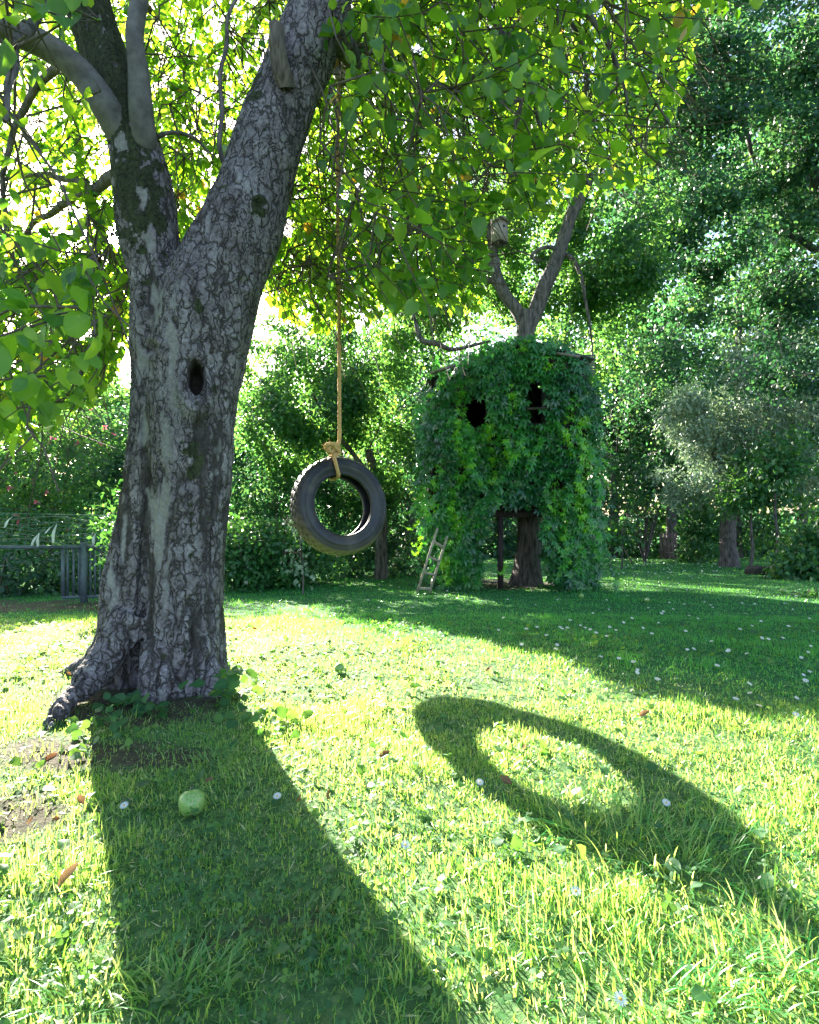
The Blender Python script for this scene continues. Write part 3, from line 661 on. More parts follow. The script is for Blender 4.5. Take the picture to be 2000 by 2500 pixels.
V, F = tubes_many(S0, S1, .0045, .0018, 3, Sm)
# second-order twigs that join sprays to the nearest limb
LP = np.vstack(limbs + [Pd(640, 110, 3.0)[None], Pd(185, 0, 3.0)[None]])
order = np.linalg.norm(S0 - np.array([-1.1, 3.1, 3.2]), axis=1).argsort()
nodes = list(LP[::4]); par = np.zeros((n, 3)); 
NA = np.array(nodes)
hub = []
for k in order:
    dd = np.linalg.norm(NA - S0[k], axis=1) + .6 * np.maximum(0, S0[k, 2] - NA[:, 2])
    b = dd.argmin(); par[k] = NA[b]
    if rng.random() < .35: NA = np.vstack([NA, S0[k]])
link = np.linalg.norm(par - S0, axis=1) < .85
hx_, hy_ = proj((par + S0) / 2); link &= ~(((hx_ - 1225) / 60) ** 2 + ((hy_ - 560) / 80) ** 2 < 1)
V2, F2 = tubes_many(par[link], S0[link],   .006, .0038, 4, (par[link] + S0[link]) / 2 + rng.normal(size=(link.sum(), 3)) * .05 + np.array([0, 0, .05]))
MB().add(V, F).add(V2, F2).build('twigs', M['twig'], root, kind='stuff')
LPn = 15
t = np.tile(np.linspace(.06, 1.02, LPn), n); sid = np.repeat(np.arange(n), LPn)
t = t + rng.uniform(-.03, .03, len(t))
B0, Bm, B1 = S0[sid], Sm[sid], S1[sid]
pos = B0 * ((1 - t) ** 2)[:, None] + (2 * Bm - .5 * (B0 + B1)) * (2 * t * (1 - t))[:, None] + B1 * (t ** 2)[:, None]
axis = (B1 - B0); axis /= np.linalg.norm(axis, axis=1)[:, None]
side = np.cross(axis, runit(len(pos))); side /= np.linalg.norm(side, axis=1)[:, None]
pos += side * rng.uniform(.005, .04, len(pos))[:, None]
ld = axis * .45 + side * .9 + np.array([0, 0, -.45]) + rng.normal(size=pos.shape) * .25
nr = np.array([0, 0, 1.]) + rng.normal(size=pos.shape) * .55 - .25 * np.array(SUN)
size = np.clip(.068 * np.exp(rng.normal(size=len(pos)) * .28), .035, .105)
cen = pos + ld / np.linalg.norm(ld, axis=1)[:, None] * size[:, None] * .5
px, py = proj(cen)
ok = (py < low_edge(px)) & ~holes(px, py) & ~shades_lit(cen)
ok &= ~((px > 235) & (px < 700) & (cen[:, 1] < 3.25) & (py > 60) & ~((px < 330) & (py > 300) & (rng.uniform(size=len(px)) < .12)))
ok &= cen[:, 1] > 1.4
ok &= ~((np.abs(px - 827) < 13) & (cen[:, 1] < 4.0) & (rng.uniform(size=len(px)) < .93))
ok &= ~((px < 250) & (np.abs(py - np.interp(px, [0, 110, 190, 250], [62, 108, 168, 250])) < 34) & (cen[:, 1] < 2.95) & (rng.uniform(size=len(px)) < .9))
# a few thin places
thin = vnoise(cen * 1.9, 77); ok &= ~((thin > .74) & (rng.uniform(size=len(px)) < .75))
ok &= ~((px > 1300) & (rng.uniform(size=len(px)) < .35) & (py > -50))
pos, ld, nr, size, px, py = pos[ok], ld[ok], nr[ok], size[ok], px[ok], py[ok]
RM = frames(ld, nr); rnd = np.clip(rng.beta(1.2, 1.2, len(pos)) + .2 * (vnoise(pos * 1.5, 9) - .5), 0, .96)
rnd[rng.uniform(size=len(rnd)) < .008] = 1.0
print('main leaves', len(pos))
inview = (px > -20) & (px < 2020) & (py > -20)
app = np.where(inview, size / pos[:, 1], 0)
top = np.argsort(-app)[:280]
rest = np.ones(len(pos), bool); rest[top] = False
LEAFMESH = []
for k in range(6):
    lb = MB(); tv, tf, tl = leaf_t([(0, .01), (.15, .2 + .02 * k), (.4, .36), (.65, .33 - .02 * (k % 3)), (.86, .17), (1, .01)], .12 + .07 * k, .1 + .06 * k, .03 + .01 * (k % 3))
    L3 = np.hstack([tl, np.full((len(tl), 1), .12 + .15 * k)]); lb.add(tv, tf, L3); LEAFMESH.append(lb.mesh('leaf', M['apple_leaf']))
for k in top: inst('leaf', LEAFMESH[int(rnd[k] * 5.99)], m4(RM[k], size[k], pos[k]), root)
mb = MB(); h = rng.uniform(size=len(pos)) < .5; fr_ = (pos[:, 1] > 3.4) | ~inview
LEAF_C = leaf_t([(0, .01), (.18, .22), (.42, .33), (.66, .30), (.85, .2), (1, .02)], .55, -.25, .05)
far_ = ~((px > -250) & (px < 2100) & (py > -250))
for sel, T_, k_ in ((rest & h & ~fr_ & (rnd > .35), LEAF, 1), (rest & h & ~fr_ & (rnd <= .35), LEAF_C, 1), (rest & ~h & ~fr_, LEAF_B, .92), (rest & fr_ & ~far_, LEAF_S, 1), (rest & far_, KITE, 1)):
    scatter(mb, T_, RM[sel], size[sel] * k_, pos[sel], rnd[sel])
mb.build('crown', M['apple_leaf'], root, kind='stuff')

# apples
def lathe(prof, n=20):
    V = []; F = []
    for r, z in prof:
        for k in range(n): V.append((r * math.cos(2 * math.pi * k / n), r * math.sin(2 * math.pi * k / n), z))
    for i in range(len(prof) - 1):
        for k in range(n): F.append((i * n + k, i * n + (k + 1) % n, (i + 1) * n + (k + 1) % n, (i + 1) * n + k))
    return np.array(V), np.array(F)
aV, aF = lathe([(.001, -.40), (.08, -.42), (.2, -.46), (.34, -.36), (.45, -.16), (.5, .06), (.46, .27), (.34, .41), (.2, .44), (.08, .38), (.001, .30)])
apb = MB().add(aV, aF)
V, F = tube([(0, 0, .3), (.01, .01, .45), (.04, .02, .62)], [.03, .025, .035], 6); apb.add(V, F, None, 1)
V, F = tubes_many(np.array([[0, 0, -.38]] * 5), np.array([[.07 * math.cos(a), .07 * math.sin(a), -.48] for a in (0, 1.26, 2.5, 3.8, 5.0)]), .025, .005); apb.add(V, F, None, 1)
APPLE = apb.mesh('apple', [M['apple'], M['twig']])
def rot_rand(amt=.5):
    from mathutils import Euler
    return np.array(Euler((random.gauss(0, amt), random.gauss(0, amt), random.uniform(0, 6.28))).to_matrix())
for px_, py_, D, s in ((1240, 497, 3.0, .058), (1246, 527, 3.02, .045), (1265, 522, 2.98, .05), (1402, 386, 2.9, .06), (1172, 618, 3.2, .055), (1152, 660, 3.3, .05), (1180, 664, 3.25, .052), (1196, 662, 3.3, .05), (1165, 676, 3.3, .048), (1086, 613, 3.4, .055), (553, 375, 3.4, .085), (840, 357, 3.6, .06), (1160, 410, 3.6, .055), (1000, 240, 3.5, .055), (1120, 300, 3.4, .055), (1280, 500, 4, .05), (980, 745, 4.2, .05), (1010, 715, 4.3, .05), (900, 705, 4.3, .05), (1205, 85, 3.2, .05), (1150, 415, 3.1, .05), (500, 300, 4.4, .06), (1180, 200, 3.4, .05)):
    inst('apple', APPLE, m4(rot_rand(.4), s, P(px_, py_, D)), root)
# ---------------------------------------------------------------- trees behind
def crown_mesh(mb, ells, nleaf, size, tmpl=KITE, droop=.35, clump=.16, clumps=60, cull=True, shell=.5, twmb=None, tw0=None, limpx=None):
    tot = sum(e[3] if len(e) > 3 else 1 for e in ells); CC = []
    for e in ells:
        c, r = np.array(e[0]), np.array(e[1]); w = (e[3] if len(e) > 3 else 1) / tot
        nc = max(6, int(clumps * w)); nl = int(nleaf * w)
        cd = runit(nc) * (rng.uniform(shell, 1.0, nc) ** .6)[:, None]
        cc = c + cd * r
        ci = rng.integers(0, nc, nl)
        off = rng.normal(size=(nl, 3)) * clump * rng.uniform(.6, 1.5, nc)[ci][:, None]; off[:, 2] *= .75
        pos = cc[ci] + off - np.array([0, 0, 1.]) * (np.abs(rng.normal(size=nl)) * clump * .8)[:, None]
        pos[:, 2] = np.maximum(pos[:, 2], G(pos[:, 0], pos[:, 1]) + .02)
        ok = np.ones(nl, bool)
        if cull: ok &= ~(shades_lit(pos) & (rng.uniform(size=nl) < .985))
        ok &= ~(shades_silver(pos) & (rng.uniform(size=nl) < .9))
        if limpx is not None:
            qx, qy = proj(pos); ok &= limpx(qx, qy, pos)
        pos = pos[ok]; ci = ci[ok]; nl = len(pos)
        outw = (pos - c) / (np.linalg.norm(pos - c, axis=1)[:, None] + 1e-6)
        ld = rng.normal(size=(nl, 3)) * .6 + outw * .5 + np.array([0, 0, -droop])
        nr = np.array([0, 0, .8]) + outw * .5 + rng.normal(size=(nl, 3)) * .6
        rn = np.clip(.25 + .5 * rng.uniform(size=nc)[ci] + rng.normal(size=nl) * .16, 0, 1)
        scatter(mb, tmpl, frames(ld, nr), size * rng.uniform(.6, 1.2, nl), pos, rn)
        if twmb is not None and tw0 is not None:
            CC.append(cc[~shades_lit(cc)])
    if twmb is not None and tw0 is not None and CC:
        cc = np.vstack(CC); NA = np.atleast_2d(tw0).copy()
        d0 = np.min(np.linalg.norm(cc[:, None] - NA[None], axis=2), axis=1)
        for q in cc[np.argsort(d0)]:
            dd = np.linalg.norm(NA - q, axis=1) + .5 * np.maximum(0, NA[:, 2] - q[2]); b = dd.argmin()
            if dd[b] < 1.8:
                a_ = NA[b]; md_ = (a_ + q) / 2 + rng.normal(size=3) * .07 + [0, 0, .05]
                V, F = tubes_many(a_[None], q[None], min(.03, .008 + .010 * dd[b]), .006, 4, md_[None]); twmb.add(V, F)
            NA = np.vstack([NA, q])

def bg_tree(name, label, base, trunkpts, trunkr, ells, nleaf, size, leafm, cat='tree', group=None, tmpl=KITE, limbs_=(), barkm='bark_far', apples=0, applesz=.06, sides=14, **kw):
    r = empty(name, base, label, cat, group)
    if trunkpts is not None:
        q = catmull(np.hstack([np.array(trunkpts, float), np.array(trunkr, float)[:, None]]), 40)
        nzz = np.stack([vnoise(q[:, :3] * 3, s) - .5 for s in (4, 5, 6)], 1) * .05
        V, F = tube(q[:, :3] + nzz, q[:, 3], sides, mod=lambda t, th: 1 + (.10 * (1 - t) ** 4 + .05) * np.sin(3 * th + 3 * t) + .06 * np.sin(7 * th + 5 * t) + .25 * np.exp(-t * 14) )
        MB().add(V, F).build('trunk', M[barkm], r)
    for pts, rr in limbs_:
        q = catmull(np.hstack([np.array(pts, float), np.array(rr, float)[:, None]]), 30)
        nzz = np.stack([vnoise(q[:, :3] * 3, s) - .5 for s in (4, 5, 6)], 1) * .06
        V, F = tube(q[:, :3] + nzz, q[:, 3], 8, mod=lambda t, th: 1 + .1 * np.sin(3 * th + 9 * t)); MB().add(V, F).build('branch', M[barkm], r)
    mb = MB(); tw = MB()
    sk = [q[len(q) // 2:, :3]] if trunkpts is None or not limbs_ else [catmull(trunkpts, 30)[18:]]
    for pts, rr in limbs_: sk.append(catmull(pts, 14)[3:])
    t0 = np.vstack(sk)
    crown_mesh(mb, ells, nleaf, size, tmpl, twmb=tw, tw0=t0, **kw)
    mb.build('crown', M[leafm], r, kind='stuff')
    if tw.n: tw.build('twigs', M['twig'], r, kind='stuff')
    if apples:
        k = 0
        while k < apples:
            e = random.choice(ells); d = runit(1)[0]; d[1] = -abs(d[1])
            p = np.array(e[0]) + d * np.array(e[1]) * rng.uniform(1.05, 1.22)
            qx, qy = proj(p[None])
            if shades_lit(p[None])[0]: k += 1; continue
            inst('apple', APPLE, m4(rot_rand(.4), applesz * random.uniform(.8, 1.1), p), r); k += 1
    return r
def E(px, py, D, rx, ry, depth, w=None):     # ellipsoid from photo pixels
    c = P(px, py, D); s = D / FPX
    return (c, (rx * s, depth, ry * s), None, w if w is not None else rx * ry / 10000.0)
def gz(x, y): return float(G(x, y))
def base_at(px, D): x = (px - 1000) / FPX * D; return np.array((x, D, gz(x, D)))

# behind the tyre: lichen-grey trunk with a round apple crown
b = base_at(930, 10.3)
bg_tree('apple_tree', 'round leafy apple tree whose thin trunk stands just right of the hanging tyre', b,
        [b - [0, 0, .1], P(931, 1330, 10.3), P(926, 1230, 10.3), P(900, 1100, 10.4)], [.115, .10, .09, .07],
        [E(760, 930, 10.2, 150, 160, 1.1), E(640, 870, 10.8, 100, 120, .9), E(880, 900, 10.4, 110, 130, 1.0), E(720, 1090, 10.6, 90, 60, .7), E(930, 1090, 10.6, 75, 110, .7, .8), E(900, 1230, 10.9, 60, 60, .5, .4), E(660, 1020, 10.5, 70, 60, .8)], 32000, .08, 'tree_leaf', apples=30, clumps=120,
        limbs_=[([P(915, 1180, 10.3), P(840, 1080, 10.3), P(760, 960, 10.2)], [.05, .04, .02])])
# treehouse tree
TH = 8.9
b = base_at(1285, TH)
thb = bg_tree('apple_tree', 'leaning old tree growing up through the ivy covered treehouse and forking above its roof', b,
        [b - [0, 0, .1], P(1288, 1370, TH), P(1292, 1290, TH), P(1288, 1100, TH), P(1283, 900, TH), P(1282, 800, TH), P(1285, 760, TH)], [.245, .18, .165, .15, .14, .135, .13],
        [E(1330, 300, 9.0, 130, 150, 1.2), E(1120, 470, 9.4, 120, 130, 1.0, .7), E(1230, 150, 9.2, 160, 130, 1.2, 1), E(1500, 560, 9.3, 110, 170, 1.0, 1.6), E(1450, 800, 9.8, 60, 110, .6, .6), E(1100, 690, 10, 140, 70, .7, .8), E(1010, 760, 10.2, 110, 70, .7, .7), E(1290, 650, 10.8, 120, 110, .8, 1.3), E(1230, 520, 10.6, 90, 90, .7, .9)], 52000, .08, 'tree_leaf', clumps=170, apples=24,
        limbs_=[([P(1285, 800, TH), P(1312, 740, TH), P(1360, 630, TH), P(1400, 520, TH), P(1440, 430, TH), P(1475, 320, 9.0)], [.125, .12, .105, .09, .085, .05]),
                ([P(1285, 810, TH), P(1262, 760, TH), P(1222, 700, TH), P(1203, 610, TH), P(1192, 540, TH), P(1180, 400, 9.1)], [.11, .10, .09, .075, .065, .04]),
                ([P(1375, 620, TH), P(1405, 640, 8.8), P(1425, 710, 8.8), P(1442, 800, 8.85), P(1445, 880, 8.9)], [.04, .034, .026, .018, .01]),
                ([P(1372, 610, 8.9), P(1330, 602, 8.8), P(1300, 625, 8.7), P(1320, 640, 8.7)], [.035, .03, .022, .012]),
                ([P(1222, 700, 9.0), P(1120, 640, 9.2), P(1105, 560, 9.3)], [.05, .04, .03]),
                ([P(1010, 765, 9.1), P(1032, 830, 9.0), P(1070, 842, 8.9), P(1110, 850, 8.9), P(1200, 830, 9.0)], [.02, .042, .04, .032, .02])],
        limpx=lambda qx, qy, p: ~((qx > 1180) & (qx < 1460) & (qy > 400) & (qy < 820) & (p[:, 1] < 9.1) & (rng.uniform(size=len(qx)) < .85)))
# big dark apple tree, upper right
b = base_at(2230, 12.6)
bg_tree('apple_tree', 'tall dark apple tree full of small green apples filling the upper right', b,
        [b - [0, 0, .1], P(2180, 1000, 12.6), P(2080, 650, 12.4), P(1960, 380, 12), P(1850, 200, 11.5)], [.3, .22, .17, .12, .07],
        [E(1640, 230, 10.5, 160, 120, 1.2), E(1850, 120, 11, 200, 130, 1.5), E(1600, 480, 10.5, 130, 130, 1.1), E(1800, 350, 11, 170, 130, 1.3), E(1990, 330, 11.3, 130, 200, 1.4), E(1720, 560, 11, 120, 90, 1.0), E(1930, 620, 11.8, 150, 120, 1.2), E(1960, 840, 12, 110, 130, 1.1), E(1560, 130, 10.2, 90, 110, .9), E(2180, 300, 12, 150, 250, 1.5), E(1760, -100, 11, 260, 100, 1.5), E(1680, 700, 12, 90, 70, .8)],
        78000, .1, 'dark_leaf', clumps=560, clump=.17, apples=240, applesz=.078,
        limbs_=[([P(1860, 230, 11.5), P(1780, 190, 11.2), P(1820, 320, 11), P(1850, 430, 11)], [.07, .06, .05, .02]), ([P(2080, 650, 12.4), P(1900, 560, 11.6), P(1800, 500, 11.4), P(1680, 480, 11.2)], [.08, .06, .04, .02])])
# grey-green old tree with a short fat trunk
b = base_at(1782, 15.2)
bg_tree('willow_tree', 'old grey-green leafed tree with a short thick trunk and knot hole on the far lawn', b,
        [b - [0, 0, .1], P(1781, 1330, 15.2), P(1778, 1280, 15.2), P(1785, 1235, 15.2), P(1800, 1180, 15.2)], [.24, .19, .19, .17, .13],
        [E(1700, 1130, 14.6, 80, 95, .9), E(1760, 1010, 14.8, 120, 100, 1.1), E(1900, 940, 15, 110, 110, 1.1), E(1840, 1100, 15.2, 100, 80, 1.0), E(1690, 1010, 14.6, 70, 60, .8, .5), E(1960, 1080, 15.4, 80, 100, 1.0), E(1830, 880, 15.2, 80, 60, .8, .4)],
        30000, .13, 'grey_leaf', tmpl=KITE_N, clumps=150, clump=.17, shell=.75, limbs_=[([P(1785, 1250, 15.2), P(1770, 1180, 15), P(1740, 1110, 14.8)], [.11, .08, .04])])
# spindly saplings on the right
for px_, pyt, D, lab, rx in ((1833, 1190, 13.4, 'slim young ash sapling left of the log on the far lawn', 60), (1893, 1150, 12.6, 'slim young ash sapling right of the log on the far lawn', 80)):
    b = base_at(px_, D)
    bg_tree('sapling', lab, b, [b - [0, 0, .05], P(px_ + 3, 1330, D), P(px_, 1240, D), P(px_ + 6, pyt, D)], [.042, .036, .028, .014],
            [E(px_, pyt + 5, D, rx, 50, .5), E(px_ + 5, pyt - 60, D, rx * .6, 50, .4)], 1500, .13, 'bush_leaf', cat='sapling', tmpl=LEAF_S, clumps=26, clump=.16, cull=False, sides=6)
b = base_at(737, 7.4)
bg_tree('sapling', 'thin pale-leafed sapling standing alone in front of the hedge below the tyre', b, [b - [0, 0, .05], P(738, 1390, 7.4), P(735, 1340, 7.4), P(728, 1290, 7.4)], [.011, .010, .009, .006],
        [E(735, 1345, 7.4, 26, 50, .14), E(725, 1270, 7.4, 40, 50, .2)], 200, .07, 'grey_leaf', cat='sapling', tmpl=LEAF_S, clumps=14, clump=.08, cull=False, sides=6)
b = base_at(1520, 14.2)
bg_tree('sapling', 'small yellow-green young walnut plant right of the treehouse', b, [b - [0, 0, .05], P(1519, 1330, 14.2), P(1522, 1290, 14.2), P(1535, 1262, 14.2)], [.02, .018, .015, .01],
        [E(1515, 1285, 14.2, 34, 30, .3), E(1540, 1258, 14.2, 30, 12, .2), E(1490, 1310, 14.4, 30, 30, .3)], 420, .13, 'bush_leaf', cat='sapling', tmpl=LEAF_S, clumps=20, clump=.12, cull=False, sides=6)
# bare multi-stemmed shrub by the gate
b = base_at(1575, 18); r = empty('bare_shrub', b, 'bare many-stemmed shrub beside the small wooden gate', 'shrub')
for k in range(9):
    a = rng.uniform(-1, 1); top = P(1575 + a * 55, 1250 - rng.uniform(0, 40), 18 + rng.uniform(-.4, .4))
    q = catmull([b + [0, 0, -.02], b * .45 + top * .55 + [a * .05, 0, .1], top], 12)
    V, F = tube(q, np.linspace(.028, .009, 12), 6); MB().add(V, F).build('stem', M['bark_far'], r)
tw = MB(); p0 = P(1575, 1290, 18)[None] + rng.normal(size=(60, 3)) * [.35, .2, .3]
V, F = tubes_many(p0, p0 + rng.normal(size=(60, 3)) * [.25, .2, .1] + [0, 0, .3], .008, .003); tw.add(V, F); tw.build('twigs', M['twig'], r, kind='stuff')

# hedges, shrubs and bushes
def bush(name, label, ells, n, size, m, cat='shrub', group=None, tmpl=KITE, clumps=80, clump=.14, flowers=0, cull=True, **kw):
    c = np.mean([e[0] for e in ells], 0); b = np.array((c[0], c[1], gz(c[0], c[1])))
    r = empty(name, b, label, cat, group)
    mb = MB(); tw = MB(); crown_mesh(mb, ells, n, size, tmpl, clumps=clumps, clump=clump, twmb=tw, tw0=b, cull=cull, **kw)
    mb.build('foliage', M[m], r, kind='stuff')
    if tw.n: tw.build('twigs', M['twig'], r, kind='stuff')
    if flowers:
        fm = MB(); e_ = [random.choice(ells) for _ in range(flowers)]
        fp = []
        for e in e_:
            d = runit(1)[0]; d[1] = -abs(d[1]); fp.append(e[0] + d * np.array(e[1]))
        fp = np.array(fp)
        for k in range(4): scatter(fm, KITE, frames(runit(len(fp)), runit(len(fp))), .05, fp, rng.uniform(size=len(fp)))
        fm.build('flowers', M['pink'], r, kind='stuff')
    return r
bush('hedge_bush', 'glossy green broad-leafed bush between the big trunk and the tyre', [E(590, 1360, 8.2, 70, 75, .6), E(660, 1340, 8.4, 100, 60, .6), E(760, 1350, 9, 60, 60, .5), E(585, 1300, 8.6, 50, 40, .5)], 9000, .085, 'bush_leaf', 'bush', tmpl=LEAF_S, clumps=140)
bush('shrub', 'dark shrub between the tyre tree trunk and the treehouse', [E(860, 1370, 10.9, 80, 45, .6), E(1000, 1330, 11.5, 80, 70, .7), E(960, 1150, 12, 90, 100, .7), E(1010, 1030, 12, 70, 120, .7)], 12000, .085, 'dark_leaf', clumps=150)
bush('shrub', 'dark blue-green shrub seen low behind the tyre', [E(620, 1150, 11.5, 110, 110, .8), E(760, 1220, 11.5, 110, 90, .8), E(860, 1200, 11.8, 90, 90, .8)], 12000, .085, 'dark_leaf', clumps=150)
bush('rose_bush', 'tall shrub with scattered pink blossoms behind the left fence', [E(90, 1130, 9, 120, 110, .8), E(-60, 1180, 9, 150, 180, .9), E(200, 1040, 9.6, 90, 80, .7), E(60, 1250, 8.6, 130, 80, .6)], 15000, .065, 'tree_leaf', cat='bush', clumps=170, flowers=46)
bush('lilac_bush', 'tall loose shrub showing above the netting at the far left', [E(20, 990, 13.5, 150, 110, 1.2), E(190, 1000, 13.5, 120, 100, 1.1), E(-150, 970, 13.5, 150, 130, 1.2), E(340, 1010, 14, 110, 90, 1)], 17000, .10, 'tree_leaf', clumps=170, clump=.2)
bush('shrub', 'dark dense shrub left of the big trunk behind the fence gate', [E(240, 1200, 10.5, 120, 150, .9), E(360, 1100, 11, 140, 180, .9)], 12000, .075, 'dark_leaf', clumps=120)
bush('shrub', 'low dark undergrowth behind the left fence rail', [E(60, 1400, 7.4, 150, 70, .5), E(210, 1400, 7.6, 100, 70, .5), E(-140, 1400, 7.4, 130, 80, .5)], 6000, .075, 'dark_leaf', clumps=90)
bush('shrub', 'sunlit pale-leafed shrub peeping out beside the left edge of the big trunk', [E(285, 1250, 5.8, 22, 70, .15), E(262, 1290, 5.8, 30, 40, .15), E(275, 1370, 5.8, 30, 50, .15)], 420, .06, 'bush_leaf', tmpl=LEAF_S, clumps=26, clump=.06, cull=False)
bush('laurel_bush', 'glossy laurel bush at the right edge of the lawn', [E(1985, 1345, 10.4, 45, 55, .6), E(2075, 1320, 10.4, 110, 90, .8), E(1950, 1380, 10.2, 26, 22, .3, .3)], 9000, .11, 'bush_leaf', cat='bush', tmpl=LEAF_S, clumps=110, clump=.15)
bush('shrub', 'dark green undergrowth between the gate and the thick old trunk', [E(1720, 1335, 18, 50, 42, .7), E(1725, 1270, 18.5, 50, 50, .7)], 4500, .11, 'bush_leaf', clumps=60)
bush('shrub', 'dense dark violet-green shrub wall right of the treehouse', [E(1560, 1060, 17, 110, 130, 1.2), E(1500, 930, 17, 100, 120, 1.2), E(1620, 930, 17.5, 110, 130, 1.2), E(1500, 1230, 18.5, 70, 60, .8)], 22000, .11, 'dark_leaf', clumps=200, clump=.22)
bush('weed_plant', 'small weed clump at the right edge of the shaded lawn', [E(1990, 1470, 7, 22, 20, .15)], 160, .07, 'bush_leaf', cat='plant', tmpl=LEAF_S, clumps=10, clump=.06, cull=False)

# far belt of trees, each with its own trunk and crown
far = [(-520, 24, 870, 300), (-250, 24, 890, 260), (30, 24, 885, 260), (250, 24, 890, 240), (470, 24, 880, 220), (620, 23, 850, 220), (820, 23, 780, 230), (1000, 22, 660, 220), (1150, 24, 470, 250), (1330, 25, 430, 260), (1500, 24, 330, 240), (1640, 22, 250, 250), (1800, 23, 80, 260), (1960, 22, 60, 260), (2180, 23, 60, 280), (2420, 24, 100, 300)]
kinds = [('dark_leaf', 'dark'), ('tree_leaf', 'mid green'), ('dark_leaf', 'dark'), ('bush_leaf', 'fresh green')]
where = ['far beyond the left edge of the fence', 'behind the left end of the fence', 'behind the pink flowering bush', 'seen left of the big trunk', 'behind the big forked trunk', 'just right of the big trunk', 'straight behind the hanging tyre', 'left behind the treehouse', 'behind the birdhouse', 'right behind the treehouse roof', 'above the little wooden gate', 'left behind the grey-green tree', 'behind the grey-green tree', 'at the right edge of the photo', 'past the right edge of the lawn', 'farthest right in the tree belt']
for k, (px_, D, top, w) in enumerate(far):
    m, kn = kinds[k % 4]; b = base_at(px_, D)
    z = top; es = []
    bot = 1335
    hh = bot - top
    for q in range(9 + int(hh / 250)):
        fy = rng.uniform(0, 1); wid = w * (.75 - .45 * fy)
        es.append(E(px_ + rng.uniform(-.45, .45) * w, bot - 40 - fy * (hh - 60), D + rng.uniform(-1.2, 1.2), wid * .62, max(60, hh * .2), 1.5))
    bg_tree('tree', f'{kn} dense tree in the belt {where[k]}', b, [b - [0, 0, .1], P(px_, 1200, D), P(px_ + 5, (top + bot) / 2, D)], [.2, .16, .09], es, int(6500 + 9 * hh), .19, m, group='trees in the belt behind the garden', clumps=110, clump=.33, droop=.3)
# the unlit wood beyond, one mass
mb = MB()
for px_ in range(-900, 3000, 110):
    top = np.interp(px_, [-900, 300, 600, 900, 1100, 1400, 1700, 3000], [930, 940, 930, 900, 820, 740, 640, 500])
    crown_mesh(mb, [E(px_, (top + 1335) / 2, 29, 120, (1335 - top) / 2, 1.6)], 1500, .36, KITE, clumps=50, clump=.5)
    crown_mesh(mb, [E(px_, 1315, 26.5, 110, 38, 1.0)], 900, .28, KITE, clumps=40, clump=.4)
w_ = mb.build('distant_wood', M['dark_leaf'], kind='stuff'); tag(w_, 'far dark wood closing the view behind the garden trees', 'woodland')

# ---------------------------------------------------------------- treehouse
FD, BD = 8.1, 9.9
def box(mb, c, s, Rm=None, mi=0, bev=0):
    v = np.array([(x, y, z) for x in (-.5, .5) for y in (-.5, .5) for z in (-.5, .5)]) * np.array(s)
    if Rm is not None: v = v @ np.array(Rm).T
    mb.add(v + np.array(c), [(0, 1, 3, 2), (4, 6, 7, 5), (0, 4, 5, 1), (2, 3, 7, 6), (0, 2, 6, 4), (1, 5, 7, 3)], None, mi)
def bar(mb, a, b, w, t, up=(0, 1, 0), mi=0):
    a, b = np.array(a, float), np.array(b, float); d = b - a; L = np.linalg.norm(d); d /= L
    x = np.cross(d, up); x /= np.linalg.norm(x); y = np.cross(x, d)
    box(mb, (a + b) / 2, (w, t, L), np.stack([x, y, d], 1), mi)
hx0, hx1 = P(1050, 1000, FD)[0], P(1440, 1000, FD)[0]
zf = P(0, 1240, FD)[2]; ze0 = P(0, 925, FD)[2]; ze1 = P(0, 880, FD)[2]; xr = P(1285, 0, FD)[0]; zr = P(0, 838, FD)[2]
hut = empty('treehouse', ((hx0 + hx1) / 2, (FD + BD) / 2, gz(.9, 9)), 'wooden treehouse on posts smothered in green creeper with two dark window openings', 'treehouse')
def eave(x): return float(np.interp(x, [hx0, xr, hx1], [ze0, zr, ze1]))
wins = [(P(1140, 0, FD)[0], P(1192, 0, FD)[0], P(0, 1042, FD)[2], P(0, 972, FD)[2]), (P(1280, 0, FD)[0], P(1332, 0, FD)[0], P(0, 1030, FD)[2], P(0, 935, FD)[2])]
npk = 17; wpk = (hx1 - hx0) / npk
for k in range(npk):
    x = hx0 + (k + .5) * wpk; top = eave(x) - .03; segs = [(zf, top)]
    for (wx0, wx1, wz0, wz1) in wins:
        if wx0 < x < wx1: segs = [(zf, wz0), (wz1, top)]
    for a_, b_ in segs:
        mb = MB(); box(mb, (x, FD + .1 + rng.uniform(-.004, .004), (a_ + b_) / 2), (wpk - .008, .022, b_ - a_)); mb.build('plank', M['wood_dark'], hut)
for k in range(13):   # side and back walls of horizontal boards
    z0 = zf + k * .19
    for x_ in (hx0 + .012, hx1 - .012):
        if z0 + .18 < eave(x_) + .1:
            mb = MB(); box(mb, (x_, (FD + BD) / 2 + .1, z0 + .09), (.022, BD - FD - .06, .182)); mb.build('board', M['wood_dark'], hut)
    xs_ = [v for v in np.linspace(hx0, hx1, 60) if eave(v) > z0 + .04]
    if not xs_: continue
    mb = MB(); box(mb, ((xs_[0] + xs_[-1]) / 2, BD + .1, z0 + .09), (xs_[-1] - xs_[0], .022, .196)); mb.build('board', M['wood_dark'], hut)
for x_ in np.arange(hx0, hx1 - .05, .15):
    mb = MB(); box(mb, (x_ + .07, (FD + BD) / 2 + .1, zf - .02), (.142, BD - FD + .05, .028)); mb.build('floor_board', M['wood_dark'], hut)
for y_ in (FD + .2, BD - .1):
    mb = MB(); box(mb, ((hx0 + hx1) / 2, y_, zf - .085), (hx1 - hx0 + .1, .07, .10)); mb.build('beam', M['wood_dark'], hut)
